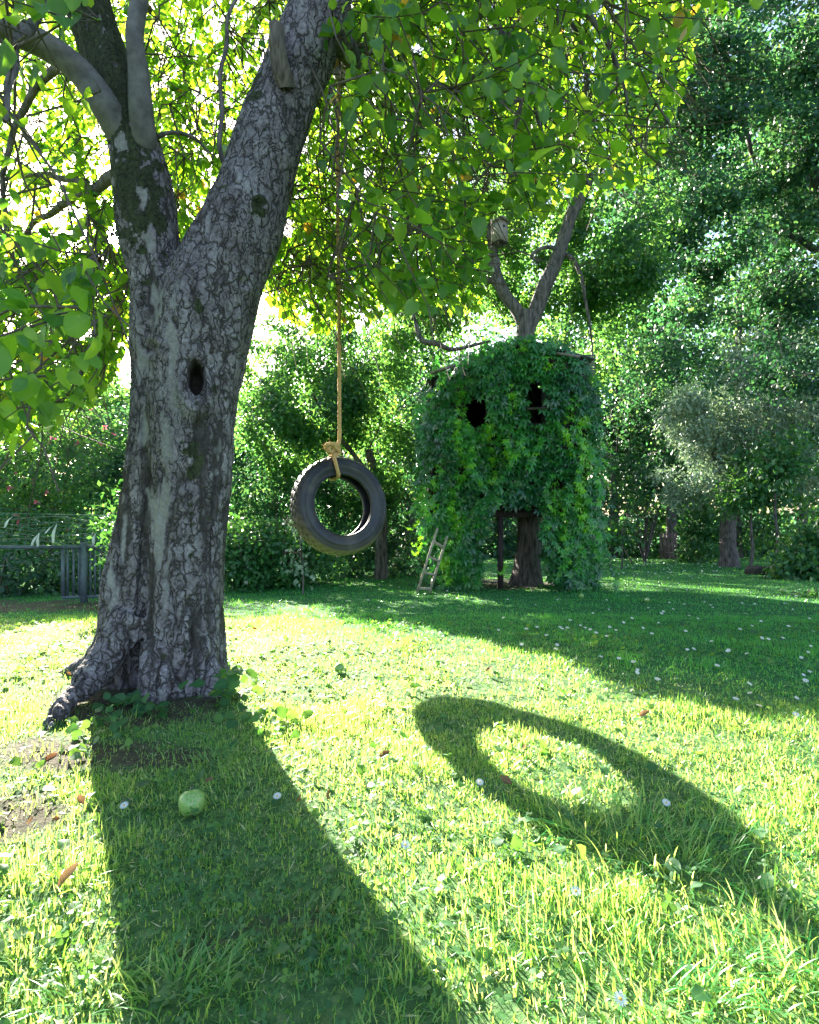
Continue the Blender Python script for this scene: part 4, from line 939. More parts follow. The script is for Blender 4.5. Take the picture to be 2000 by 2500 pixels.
for px_, D in ((1070, FD + .12), (1222, FD + .22), (1425, FD + .12), (1100, BD), (1420, BD)):
    x_ = (px_ - 1000) / FPX * D; b0 = gz(x_, D)
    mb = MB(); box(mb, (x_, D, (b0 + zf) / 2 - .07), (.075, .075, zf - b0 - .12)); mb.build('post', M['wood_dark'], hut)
# roof boards, ends of which show left and right of the creeper
for (xa, xb, za, zb, lab) in ((xr, hx0 - .05, zr + .02, ze0 - .02, None), (xr, hx1 + .04, zr + .02, ze1 + .0, None)):
    for k in range(8):
        y_ = FD - .06 + k * (BD - FD + .3) / 8
        mb = MB(); bar(mb, (xa, y_ + .1, za), (xb, y_ + .1, zb), .26, .02, up=(0, 0, 1)); mb.build('roof_board', M['roof'], hut)
mb = MB(); bar(mb, P(1052, 912, FD - .42), P(1112, 891, FD - .42), .03, .085, up=(0, 1, 0)); mb.build('barge_board', M['wood'], hut, label='pale weathered board end at the left eave')
mb = MB(); bar(mb, P(1358, 864, FD - .42), P(1416, 872, FD - .42), .03, .075, up=(0, 1, 0)); mb.build('barge_board', M['wood'], hut, label='pale weathered board at the right eave')
for k in range(9):    # ribbed dark sheet at the right side under the roof
    mb = MB(); bar(mb, P(1418, 868 + k * 6.2, FD - .02), P(1452, 868 + k * 6.2, FD + .5), .03, .026, up=(0, 0, 1)); mb.build('slat', M['roof'], hut)
mb = MB(); bar(mb, P(1288, 999, FD + .06), P(1336, 996, FD + .06), .03, .05, up=(0, 1, 0)); mb.build('window_bar', M['wood'], hut, label='weathered rail across the right window opening')

# ladder leaning at the left of it
lad = empty('ladder', base_at(1030, 7.45), 'narrow wooden ladder leaning against the left side of the treehouse', 'ladder')
ra0, ra1 = P(1018, 1427, 7.45), P(1068, 1290, 7.6); rb0, rb1 = P(1048, 1424, 7.5), P(1092, 1310, 7.65)
ra0[2] = gz(ra0[0], 7.45); rb0[2] = gz(rb0[0], 7.5)
for a_, b_ in ((ra0, ra1), (rb0, rb1)):
    mb = MB(); bar(mb, a_, b_, .028, .035); mb.build('rail', M['wood_pale'], lad)
for t_ in (.08, .32, .56, .8):
    mb = MB(); bar(mb, ra0 + (ra1 - ra0) * t_, rb0 + (rb1 - rb0) * t_, .035, .03, up=(0, 0, 1)); mb.build('rung', M['wood_pale'], lad)

# creeper over the treehouse
vine = empty('climbing_vine', ((hx0 + hx1) / 2, FD - .1, gz(.9, 8)), 'thick Virginia creeper hanging over the treehouse down to the lawn', 'climbing plant')
def vine_in(px, py):
    L = np.interp(py, [820, 850, 905, 960, 1100, 1250, 1430], [1250, 1170, 1075, 1045, 1022, 1018, 1060])
    Rr = np.interp(py, [820, 850, 880, 960, 1100, 1250, 1350, 1430], [1330, 1380, 1425, 1462, 1474, 1470, 1480, 1468])
    top = np.interp(px, [1040, 1090, 1180, 1260, 1330, 1400, 1470], [925, 890, 845, 818, 828, 862, 925])
    bot = np.interp(px, [1010, 1060, 1100, 1175, 1190, 1215, 1235, 1260, 1300, 1322, 1345, 1480], [1400, 1432, 1438, 1425, 1262, 1240, 1228, 1226, 1234, 1250, 1436, 1430])
    ok = (px > L) & (px < Rr) & (py > top) & (py < bot)
    for cx, cy_, rx, ry in ((1168, 1004, 31, 44), (1308, 965, 31, 44), (1314, 1018, 26, 20)):
        ok &= ((px - cx) / rx) ** 2 + ((py - cy_) / ry) ** 2 > 1
    return ok
nv_ = 6000
vx = rng.uniform(1005, 1490, nv_); vy = rng.uniform(812, 1440, nv_)
okv = vine_in(vx + rng.normal(size=nv_) * 5, vy + rng.normal(size=nv_) * 6); vx, vy = vx[okv], vy[okv]
bul = vnoise(np.stack([vx / 70, vy / 90, vx * 0], 1), 3)
edge = np.minimum(np.abs(vx - 1015), np.abs(vx - 1475)) / 60
vD = FD - .06 - .42 * bul - rng.uniform(0, .12, len(vx)) + .35 * np.clip(1 - edge, 0, 1)
vp = np.stack([(vx - 1000) / FPX * vD, vD, HC + (1250 - vy) / FPX * vD], 1)
# sides and roof
ns = 1500
sxx = rng.choice([hx0 - .05, hx1 + .06], ns) ; syy = rng.uniform(FD, BD + .2, ns); szz = rng.uniform(0, 1, ns) * (ze0 + .1 - zf) + zf - .1
sp = np.stack([sxx + rng.normal(size=ns) * .07, syy, szz], 1)
nrf = 900; rx_ = rng.uniform(hx0 - .05, hx1 + .05, nrf); rp = np.stack([rx_, rng.uniform(FD - .1, BD, nrf), np.array([eave(v) for v in rx_]) + rng.uniform(.04, .14, nrf)], 1)
rp[:, 2] -= .0
keep_r = (rp[:, 1] < FD + .5) | (rng.uniform(size=nrf) < .7)
rp = rp[keep_r & ((rp[:, 0] > hx0 + .35) & (rp[:, 0] < hx1 - .25))]
nb = 900; bx = rng.choice([P(1100, 0, 8.3)[0], P(1405, 0, 8.3)[0]], nb) + rng.normal(size=nb) * .2; by = rng.uniform(7.9, 8.8, nb); bz = G(bx, by) + rng.uniform(0, 1.3, nb)
bp = np.stack([bx, by, bz], 1); bp = bp[~((np.abs(bp[:, 0] - P(1250, 0, 8.3)[0]) < .42))]
# curtains that hang free in front
hs = []
for k in range(46):
    x0, y0 = rng.uniform(1040, 1465), rng.uniform(860, 1340); m_ = int(rng.uniform(8, 22)); tt = np.arange(m_) / 20.
    if abs(x0 - 1245) < 90 and y0 > 1130: continue
    if (abs(x0 - 1168) < 40 or abs(x0 - 1308) < 42) and 850 < y0 < 1040: continue
    d_ = FD - rng.uniform(.32, .55); q = P(x0, y0, d_)[None] + np.stack([.12 * np.sin(tt * 4 + k) + (x0 - 1250) / 250 * .25 * tt, -.12 * tt, -tt * .75], 1); hs.append(q)
hs = np.vstack(hs); hs = hs[hs[:, 2] > G(hs[:, 0], hs[:, 1])]; qx_, qy_ = proj(hs); hs = hs[~((qx_ > 1180) & (qx_ < 1320) & (qy_ > 1235)) & ~((qx_ < 1100) & (qy_ > 1285))]
bp = bp[~((proj(bp)[0] > 1180) & (proj(bp)[0] < 1318))]; bp = np.vstack([bp, hs])
allp = np.vstack([vp, sp, rp, bp]); na = len(allp)
outd = np.vstack([np.tile([0, -1., .35], (len(vp), 1)), np.stack([np.sign(sp[:, 0] - .9), np.zeros(ns), np.full(ns, .4)], 1), np.tile([0, -.4, 1.], (len(rp), 1)), np.tile([0, -1., .4], (len(bp), 1))])
outd[:len(vp), 0] = (vx - 1245) / 260 * .8
ldv = np.array([0, -.25, -.9]) + outd * .35 + rng.normal(size=(na, 3)) * .38; nrv = outd + rng.normal(size=(na, 3)) * .35
ax_, _ = proj(allp); ay_ = proj(allp)[1]
yng = np.zeros(na); yng[na - len(hs):] = np.clip(rng.normal(size=len(hs)) * .25 + .35, 0, 1)
for cx, y0, y1 in ((1120, 930, 1080), (1122, 1040, 1180), (1060, 1120, 1250), (1110, 1180, 1330), (1200, 1030, 1180), (1235, 1060, 1130), (1392, 960, 1110), (1430, 1010, 1180), (1375, 1180, 1320), (1355, 1160, 1260), (1270, 830, 860), (1420, 1100, 1300), (1090, 1310, 1430), (1245, 930, 1010), (1040, 1180, 1260), (1345, 870, 900)):
    yng = np.maximum(yng, np.exp(-((ax_ - cx - 8 * np.sin(ay_ / 25)) / 13) ** 2) * ((ay_ > y0) & (ay_ < y1)))
rv = np.clip(.12 + .38 * vnoise(np.stack([ax_ / 55, ay_ / 55, ax_ * 0], 1), 8) + rng.normal(size=na) * .12 + .62 * yng, 0, 1)
szv = rng.uniform(.065, .125, na) * (1 - .35 * yng)
RV = frames(ldv, nrv)
first = np.arange(len(vp)); topv = first[np.argsort(-(szv[first] / allp[first, 1]) - .01 * (bul > .5))][:280]
restv = np.ones(na, bool); restv[topv] = False
PM = []
for k in range(6):
    lb = MB(); tv, tf, tl = PALM; lb.add(tv, tf, np.hstack([tl, np.full((len(tl), 1), .08 + .17 * k)])); PM.append(lb.mesh('leaf', M['vine_leaf']))
for k in topv: inst('leaf', PM[int(rv[k] * 5.99)], m4(RV[k], szv[k], allp[k]), vine)
mb = MB(); scatter(mb, PALM, RV[restv], szv[restv], allp[restv], rv[restv])
# loose hanging tendrils at the sides
for x0, y0, dx in ((1022, 1230, -38), (1026, 1270, -34), (1030, 1310, -26), (1470, 1120, 40), (1465, 1160, 34), (1470, 1080, 30), (1035, 1200, -30), (1420, 1330, 20), (1030, 1330, -24), (1236, 1380, -20)):
    q = catmull([P(x0, y0, FD - .1), P(x0 + dx * .6, y0 + 22, FD - .15), P(x0 + dx, y0 + 12 + abs(dx) * .2, FD - .15)], 12)
    scatter(mb, PALM, frames(np.gradient(q, axis=0) + rng.normal(size=q.shape) * .02, np.tile([0, -1., .3], (12, 1))), np.linspace(.05, .02, 12), q, np.full(12, .9))
mb.build('foliage', M['vine_leaf'], vine, kind='stuff')
tw = MB()
for k in range(26):
    x0 = rng.uniform(1050, 1440)
    if abs(x0 - 1168) < 45 or abs(x0 - 1308) < 45: continue
    q = catmull([P(x0, 850 + rng.uniform(0, 80), FD + .05), P(x0 + rng.uniform(-20, 20), 1100, FD - .02), P(x0 + rng.uniform(-30, 30), 1230, FD)], 14)
    V, F = tube(q, .008, 4); tw.add(V, F)
for px_ in (1080, 1110, 1140, 1370, 1400, 1430):
    q = catmull([P(px_, 1200, FD + .05), P(px_ + 8, 1330, FD + .1), P(px_, 1440, FD + .1)], 10); V, F = tube(q, .012, 5); tw.add(V, F)
tw.build('stems', M['twig'], vine, kind='stuff')

# birdhouse on the left fork
bhD = 8.75; bc = P(1220, 568, bhD)
bh = empty('birdhouse', bc, 'weathered wooden birdhouse fixed high on the left fork above the treehouse', 'birdhouse')
a_ = R(38); Rz = np.array([[math.cos(a_), -math.sin(a_), 0], [math.sin(a_), math.cos(a_), 0], [0, 0, 1]])
def bx(name, c, s, m='wood_box', label=None):
    mb = MB(); box(mb, bc + Rz @ np.array(c), s, Rz); return mb.build(name, M[m], bh, label=label)
w_, h_ = .155, .30
bx('front_wall', (0, -w_ / 2, .0), (w_ + .02, .016, h_)); bx('back_wall', (0, w_ / 2, .0), (w_ + .02, .016, h_ + .04))
bx('side_wall', (-w_ / 2, 0, .0), (.016, w_ - .02, h_ - .004)); bx('side_wall', (w_ / 2, 0, .0), (.016, w_ - .02, h_ - .004))
bx('floor', (0, 0, -h_ / 2 - .011), (w_ + .035, w_ + .035, .018), 'wood_dark'); bx('roof', (0, -.02, h_ / 2 + .014), (w_ + .07, w_ + .10, .022))
mb = MB(); V, F = lathe([(.001, 0), (.021, 0), (.021, .008), (.001, .008)], 16); V = V @ np.array([[1, 0, 0], [0, 0, 1], [0, -1, 0]]); mb.add((V + [0.0, -w_ / 2 - .0085, .07]) @ Rz.T + bc, F); mb.build('entrance_dark_disc', M['wood_dark'], bh)  # flat dark disc on the front wall, painting the shade of an opening
mb = MB(); bar(mb, P(1209, 610, bhD + .12), P(1221, 648, bhD + .12), .04, .02); mb.build('mounting_lath', M['wood'], bh)

# little gate far back, log on the lawn
GD = 20.8; gb = base_at(1634, GD); gate = empty('garden_gate', gb, 'small brown picket gate standing under the trees at the far edge of the lawn', 'gate')
gx = [P(p, 0, GD)[0] for p in (1614, 1623, 1632, 1641, 1651)]
for k, x_ in enumerate(gx):
    hgt = .93 - .03 * (k % 2); mb = MB(); box(mb, (x_, GD, gb[2] + hgt / 2 + .04), (.085, .022, hgt)); mb.build('picket', M['gate_wood'], gate)
for z_ in (.25, .78):
    mb = MB(); box(mb, (np.mean(gx), GD - .025, gb[2] + z_), (gx[-1] - gx[0] + .1, .022, .06)); mb.build('rail', M['gate_wood'], gate)
mb = MB(); bar(mb, (gx[0], GD - .05, gb[2] + .27), (gx[-1], GD - .05, gb[2] + .76), .055, .02); mb.build('brace', M['gate_wood'], gate)
lb_ = gpt(1860, 1402)
V, F = lathe([(.001, 0), (.30, 0), (.33, .04), (.29, .2), (.28, .26), (.001, .26)], 20); V = V * [1.0, .8, .62] * (1 + .08 * np.sin(np.arctan2(V[:, 1], V[:, 0]) * 5))[:, None]
o = MB().add(V * .95 + lb_, F).build('tree_stump', M['log']); tag(o, 'low dark sawn stump lying between the two ash saplings', 'stump')

# ---------------------------------------------------------------- fence at the left
FDl = 6.3
def fp(px, py, D=FDl): return P(px, py, D)
fen = empty('metal_fence', base_at(150, FDl), 'low grey metal bar fence with a gate post at the left edge, wire netting above', 'fence')
def fline(px): return float(np.interp(px, [-700, 0, 150, 270, 420], [5.7, 6.0, 6.3, 6.5, 6.9]))
def fpt(px, z): D = fline(px); x = (px - 1000) / FPX * D; return np.array((x, D, gz(x, D) + z))
for z_, w_ in ((.61, .035), (.06, .03)):
    for a_, b_ in ((-500, 0), (0, 150), (150, 208), (208, 268), (268, 400)):
        if z_ < .1 and b_ <= 150: continue
        mb = MB(); bar(mb, fpt(a_, z_), fpt(b_, z_), w_, w_, up=(0, 0, 1)); mb.build('rail', M['fence_metal'], fen)
for px_ in (154, 165, 180, 193, 221, 232, 244, 258, 284, 296, 310):
    mb = MB(); bar(mb, fpt(px_, .06), fpt(px_, .61), .018 if px_ != 154 else .035, .018); mb.build('bar', M['fence_metal'], fen)
for px_, h_ in ((205, .66), (-260, .66), (380, .66)):
    mb = MB(); bar(mb, fpt(px_, -.1), fpt(px_, h_), .055, .055); mb.build('post', M['fence_metal'], fen)
nb_ = MB()      # netting: sagging strands
zt = lambda px: np.interp(px, [-700, 260, 420], [.97, .96, .95])
for k in range(11):
    f = k / 10; pxs = np.linspace(-450, 275, 60)
    pts = np.array([fpt(p, .62 + (zt(p) - .62) * f + (.0 if k == 10 else .018 * math.sin(p * .05 + k * 2.2) + rng.normal() * .006)) for p in pxs])
    V, F = tube(pts, .0028 if k != 10 else .004, 4); nb_.add(V, F)
for p in np.arange(-450, 276, 15):
    if rng.uniform() < .8:
        s_ = rng.normal() * 8; q = catmull([fpt(p, .62), fpt(p + s_, .79), fpt(p + s_ * .4, zt(p))], 8); V, F = tube(q, .0024, 4); nb_.add(V, F)
nb_.build('netting', M['net'], fen, kind='stuff')
wm = MB()
for k in range(5):
    pxs = np.linspace(-450 , 215, 40); pts = np.array([fpt(p, .68 + .06 * k + .02 * math.sin(p * .03 + k)) + [0, -.03, 0] for p in pxs]); V, F = tube(pts, .003, 4); wm.add(V, F)
wm.build('wires', M['wire'], fen, kind='stuff')
for k, (px_, z_, dx, dz) in enumerate(((38, .93, -14, -.11), (145, .86, -24, -.1), (145, .86, -6, -.2), (104, .76, -16, -.13), (102, .76, 1, -.14), (262, .88, -6, -.2), (238, .76, -14, -.06), (238, .76, -1, -.12))):
    a_ = fpt(px_, z_) + [0, -.05, 0]; b_ = fpt(px_ + dx, z_ + dz) + [0, -.07, 0]
    q = catmull([a_, (a_ + b_) / 2 + [0, -.02, .01], b_], 7); w = np.array([.008, .014, .018, .02, .02, .018, .014])[:, None]
    sd = np.array([.8, .1, .5]); V = np.vstack([q - sd * w, q + sd * w * 1.0, q + sd * w + [0, .003, 0], q - sd * w + [0, .003, 0]])
    F = [(i + s * 7, i + 1 + s * 7, i + 1 + (s + 1) % 4 * 7, i + (s + 1) % 4 * 7) for s in range(4) for i in range(6)]
    o = MB().add(V, F).build('plastic_strip', M['plastic'])
    labs = ['single white plastic strip tied highest on the netting at far left', 'white plastic strip pointing left on the middle of the netting', 'white plastic strip hanging down from the middle of the netting', 'left tail of the lowest white strip pair on the netting', 'right tail of the lowest white strip pair on the netting', 'long white strip hanging closest to the big trunk', 'small white strip lying sideways right of the gate post', 'short white strip hanging right of the gate post']
    tag(o, labs[k], 'plastic strip', 'white plastic strips tied on the netting')
# ---------------------------------------------------------------- tyre and rope
TDp = 3.83; TDq = 3.79; tc_ = P(829, 1236, TDp); TS = 1.013
yaw = R(30); tilt = R(8)
nn_ = np.array([math.sin(yaw) , -math.cos(yaw) * math.cos(tilt), math.sin(tilt)]); nn_ /= np.linalg.norm(nn_)   # axis towards the camera
ux = np.cross([0, 0, 1.], -nn_); ux /= np.linalg.norm(ux); uz = np.cross(-nn_, ux); uz = uz / np.linalg.norm(uz)
if uz[2] < 0: uz = -uz
def tyre_pt(r, a, h): return tc_ + ((ux * math.cos(a) + uz * math.sin(a)) * r + nn_ * h) * TS
tyre = empty('tyre_swing', tc_, 'worn black car tyre hanging as a swing on a rope', 'tyre swing')
prof = [(.200, .055), (.197, .062), (.200, .070), (.212, .074), (.216, .0745), (.219, .0755), (.235, .084), (.255, .0915), (.268, .0925), (.270, .0905), (.285, .0900), (.300, .083), (.306, .079), (.3125, .071), (.3175, .058), (.3185, .052), (.3135, .050), (.3135, .046), (.3195, .044), (.3225, .022), (.3165, .020), (.3165, .016), (.3228, .014)]
full = prof + [(r, -h) for r, h in prof[::-1]]
inn = [(.207, -.050), (.235, -.066), (.270, -.070), (.298, -.05), (.306, 0), (.298, .05), (.270, .070), (.235, .066), (.207, .050)]
loop = full + inn; NT = 144
nl = len(loop); A_ = np.arange(NT) / NT * 2 * np.pi
V = np.empty((NT, nl, 3)); LV = np.zeros((NT, nl, 3))
for k, (r, h) in enumerate(loop):
    h = h * .9
    gro = np.zeros(NT)
    if k < len(full) and r > .300:
        gro = .009 * (((np.arange(NT) + int(abs(h) * 60)) % 4) == 0)
    rr = r - gro + .0012 * np.sin(A_ * 2)
    V[:, k] = tc_ + (ux[None] * np.cos(A_)[:, None] + uz[None] * np.sin(A_)[:, None]) * rr[:, None] * TS + nn_ * h * TS
    dirt = np.clip((-np.sin(A_) - .15) * 1.4, 0, 1) * (r > .285) * (k < len(full)) * .9 + np.clip(-np.sin(A_) - .6, 0, 1) * .5 * (k < len(full))
    LV[:, k, 2] = np.clip(dirt * (.6 + .8 * vnoise(V[:, k] * 25, 2)), 0, 1)
i, j = np.meshgrid(np.arange(NT), np.arange(nl), indexing='ij'); a = i * nl + j; b = ((i + 1) % NT) * nl + j; c = ((i + 1) % NT) * nl + (j + 1) % nl; d_ = i * nl + (j + 1) % nl
FF = np.stack([a, b, c, d_], -1).reshape(-1, 4)
cas = MB().add(V.reshape(-1, 3), FF, LV.reshape(-1, 3)).build('casing', M['rubber'], tyre)
# bead ring, the thin pale-rimmed lip
q = np.array([tyre_pt(.2025, t, .0735) for t in np.linspace(0, 2 * np.pi, 97)]); V, F = tube(q, .0035, 8); MB().add(V, F, np.zeros((len(V), 3))).build('bead', M['rubber'], tyre)
# moulded ribs and blocks on the sidewall
for rr_, rad in ((.262, .0022), (.292, .0025)):
    q = np.array([tyre_pt(rr_, t, .0935 if rr_ < .28 else .0885) for t in np.linspace(0, 2 * np.pi, 97)]); V, F = tube(q, rad, 6); MB().add(V, F, np.zeros((len(V), 3))).build('sidewall_rib', M['rubber'], tyre)

rope = empty('swing_rope', P(836, 1090, TDp), 'tan twisted hemp rope running from the branch down to its knot on the tyre', 'rope')
def twisted(pts, r, pitch, n_per=14, strands=3):
    pts = np.asarray(pts); seg = np.linalg.norm(np.diff(pts, axis=0), axis=1); L = seg.sum(); n = int(L / pitch * n_per)
    q = catmull(pts, n); T = np.gradient(q, axis=0); T /= np.linalg.norm(T, axis=1)[:, None]
    u = np.cross(T, [0.13, 1, .21]); u /= np.linalg.norm(u, axis=1)[:, None]; w = np.cross(T, u)
    s = np.linspace(0, L / pitch * 2 * np.pi, n); mb = MB()
    for k in range(strands):
        ph = s + k * 2 * np.pi / strands
        c = q + (u * np.cos(ph)[:, None] + w * np.sin(ph)[:, None]) * r * .5
        V, F = tube(c, r * .58, 6); mb.add(V, F)
    return mb
kn = P(822, 1092, TDq)
top_ = P(824, 130 * K, TDq)
twisted([top_ + [0.01, .05, .05], P(826, 300, TDq), P(825, 520, TDq), P(828, 760, TDq), P(829, 1000, TDq), P(829, 1070, TDq), P(824, 1090, TDq - .01)], .0125, .055).build('line', M['rope'], rope)
# knot: interleaved turns
ka = P(814, 1096, TDq - .02)
def loop_pts(c, rx, rz, tilt_, n=14, y=.0):
    t = np.linspace(0, 2 * np.pi, n); ct, st = math.cos(tilt_), math.sin(tilt_)
    return np.array([c + [1.35 * rx * math.cos(a) * ct - rz * math.sin(a) * st, y + .022 * math.cos(a + 1), rx * math.cos(a) * st + 1.3 * rz * math.sin(a) * ct] for a in t])
kb = twisted(loop_pts(ka, .030, .017, .5), .0125, .055)
for tl, rx, rz, yy, dx, dz in ((-.7, .032, .016, .012, .004, -.008), (1.3, .026, .016, -.012, -.006, .004), (.1, .022, .012, -.022, -.016, .012), (2.2, .028, .014, .02, .006, -.014)):
    m_ = twisted(loop_pts(ka + [dx, 0, dz], rx, rz, tl, y=yy), .0125, .055); kb.V += m_.V; kb.L += [l + kb.n for l in m_.L]; kb.T += m_.T; kb.M += m_.M; kb.A += m_.A; kb.n += m_.n
kb.build('knot', M['rope'], rope)
# frayed end of the knot
fr = MB(); p0 = np.tile(ka + [-.022, -.01, .014], (70, 1)) + rng.normal(size=(70, 3)) * .008; V, F = tubes_many(p0, p0 + rng.normal(size=(70, 3)) * .016 + [-.012, -.005, .0], .0012, .0006); fr.add(V, F); fr.build('frayed_end', M['rope'], rope, kind='stuff')
at_ = math.pi / 2 - .12
wrap = [kn + [.004, .0, .012], tyre_pt(.334, at_ - .0, .03), tyre_pt(.325, at_ - .05, .085), tyre_pt(.285, at_ - .09, .108), tyre_pt(.235, at_ - .08, .100), tyre_pt(.196, at_ - .02, .075), tyre_pt(.188, at_ + .04, .03), tyre_pt(.188, at_ + .05, -.03), tyre_pt(.2, at_ + .04, -.08), tyre_pt(.26, at_ + .03, -.108), tyre_pt(.325, at_ + .02, -.08), tyre_pt(.336, at_ + .02, -.02), kn + [-.004, .01, .0]]
twisted(wrap, .0125, .055).build('loop_round_tyre', M['rope'], rope)
c0 = top_ + [0, 0, .03]
tw2 = MB()
for k in range(4):
    q = [c0 + [(.01 * k - .015) + .0 * t, .075 * math.cos(t), .075 * math.sin(t)] for t in np.linspace(0, 2 * np.pi, 14)]
    m_ = twisted(q, .010, .05, 8); tw2.V += m_.V; tw2.L += [l + tw2.n for l in m_.L]; tw2.T += m_.T; tw2.M += m_.M; tw2.A += m_.A; tw2.n += m_.n
tw2.build('turns_round_branch', M['rope'], rope)

# ---------------------------------------------------------------- lawn
def blades(n, D0, D1, xf, tmpls, hgt, wid, spread=.5, pw_=2.0):
    """n blades between depths D0 and D1 with lateral half width xf*D (+margin)"""
    D = np.sqrt(rng.uniform(D0 ** 2, D1 ** 2, n)); x = rng.uniform(-1, 1, n) * (xf * D + .25)
    dens = n2(x, D, 6, 31); ok = rng.uniform(size=n) < np.clip((dens - .25) * 3.6, .4, 1)
    ok &= rng.uniform(size=n) > soilmask(x, D) * .93
    r = np.hypot((x + 1.27) / .37, (D - 2.9) / .33); ok &= r > 1
    x, D, dens = x[ok], D[ok], dens[ok]; n = len(x)
    tall = np.clip((n2(x, D, 2.5, 35) - .45) * 5, 0, 1)
    h = hgt * rng.uniform(.35, 1.15, n) * (.72 + .75 * tall)
    w = wid * rng.uniform(.6, 1.3, n)
    az = rng.uniform(0, 2 * np.pi, n); lean = np.abs(rng.normal(size=n)) * spread
    rn = np.clip(rng.beta(2, 2, n) * .88 + .3 * (n2(x, D, 1.3, 37) - .47), 0, .88)
    lu = shade_tone(x, D); rn = rn * (1 - .45 * lu)  # blades shifted greener on the shaded side, shade put into their colour
    straw = rng.uniform(size=n) < (.17 * (1 - .6 * tall) * (1 - .85 * lu)); rn[straw] = rng.uniform(.9, 1, straw.sum()); lean[straw] += .75  # straw thinned out where the shade is painted
    ax = np.stack([np.sin(lean) * np.cos(az), np.sin(lean) * np.sin(az), np.cos(lean)], 1)
    f = np.stack([np.cos(az), np.sin(az), np.zeros(n)], 1) + rng.normal(size=(n, 3)) * .3
    xx = np.cross(ax, f); xx /= np.linalg.norm(xx, axis=1)[:, None]; yy = np.cross(ax, xx)
    RMx = np.stack([xx, -yy, ax], 2)
    pos = np.stack([x, D, GZ(x, D) - .004], 1)
    sc = np.stack([w, h, h], 1)
    mb = MB(); pick = rng.integers(0, len(tmpls), n)
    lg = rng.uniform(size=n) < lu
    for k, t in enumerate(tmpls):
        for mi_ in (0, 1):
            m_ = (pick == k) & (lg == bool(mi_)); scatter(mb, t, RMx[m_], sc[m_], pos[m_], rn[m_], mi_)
    return mb
bt3 = [blade_t(2, .15), blade_t(3, .4), blade_t(3, .7), blade_t(2, -.2)]
bt2 = [blade_t(2, .2), blade_t(2, .5), blade_t(2, -.2)]
bt1 = [blade_t(1, .15), blade_t(1, .4)]
lawn = empty('lawn', (0, 3, 0), 'x', 'lawn'); del lawn['category']; lawn['kind'] = 'structure'; lawn['label'] = 'mown lawn of short grass, sunlit in front and shaded behind'
g = blades(150000, .75, 2.6, .80, bt3, .038, .0032); g.build('grass', [M['grass'], M['shade_grass']], lawn, kind='stuff')
g = blades(130000, 2.6, 5.2, .86, bt2, .036, .005); g.build('grass', [M['grass'], M['shade_grass']], lawn, kind='stuff')
g = blades(130000, 5.2, 11, .9, bt1, .038, .011); g.build('grass', [M['grass'], M['shade_grass']], lawn, kind='stuff')
g = blades(80000, 11, 22, .85, bt1, .045, .028); g.build('grass', [M['grass'], M['shade_grass']], lawn, kind='stuff')
# side skirts for stepping sideways are part of the same spread above; clumps of longer grass
def tuft(cx, cy, n, hgt, rad, wid=.0042):
    hgt *= .72
    x = cx + rng.normal(size=n) * rad; y = cy + rng.normal(size=n) * rad * .6
    az = np.arctan2(y - cy, x - cx) + rng.normal(size=n) * .6; lean = np.abs(rng.normal(size=n)) * .35 + .08
    ax = np.stack([np.sin(lean) * np.cos(az), np.sin(lean) * np.sin(az), np.cos(lean)], 1)
    f = np.stack([np.cos(az), np.sin(az), np.zeros(n)], 1); xx = np.cross(ax, f + .01); xx /= np.linalg.norm(xx, axis=1)[:, None]; yy = np.cross(ax, xx)
    h = hgt * rng.uniform(.5, 1.1, n); return x, y, np.stack([xx, -yy, ax], 2), h, np.full(n, wid)
tl = MB(); bt5 = [blade_t(5, .25), blade_t(5, .6), blade_t(5, .9)]
for px_, py_, n, h, rad in [(1420, 2010, 130, .13, .13), (1560, 2060, 140, .14, .12), (1650, 2120, 110, .12, .10), (1330, 1960, 60, .11, .08), (1480, 2030, 90, .13, .12), (1750, 2080, 50, .1, .1), (520, 1860, 80, .09, .08), (640, 1900, 70, .1, .08), (560, 1950, 60, .09, .07),
                            (300, 1760, 50, .09, .06), (1900, 2250, 120, .12, .1), (1780, 2350, 110, .11, .1), (1600, 2420, 90, .11, .08), (1980, 2400, 100, .12, .08), (70, 2350, 90, .1, .06), (180, 2180, 60, .09, .05), (240, 2420, 60, .1, .05), (400, 2420, 90, .1, .06), (480, 2380, 60, .09, .05), (1900, 1850, 60, .09, .1), (1950, 1990, 70, .1, .1), (1230, 1880, 50, .09, .08), (60, 1520, 30, .12, .1), (300, 1560, 30, .1, .08)]:
    c = gpt(px_, py_); x, y, RMx, h_, w_ = tuft(c[0], c[1], n, h, rad)
    pk = rng.integers(0, 3, n); rn = np.clip(rng.beta(2, 2, n), 0, .88)
    for k in range(3):
        m_ = pk == k; scatter(tl, bt5[k], RMx[m_], np.stack([w_[m_], h_[m_], h_[m_]], 1), np.stack([x, y, GZ(x, y) - .005], 1)[m_], rn[m_])
tl.build('long_grass', [M['grass'], M['shade_grass']], lawn, kind='stuff')
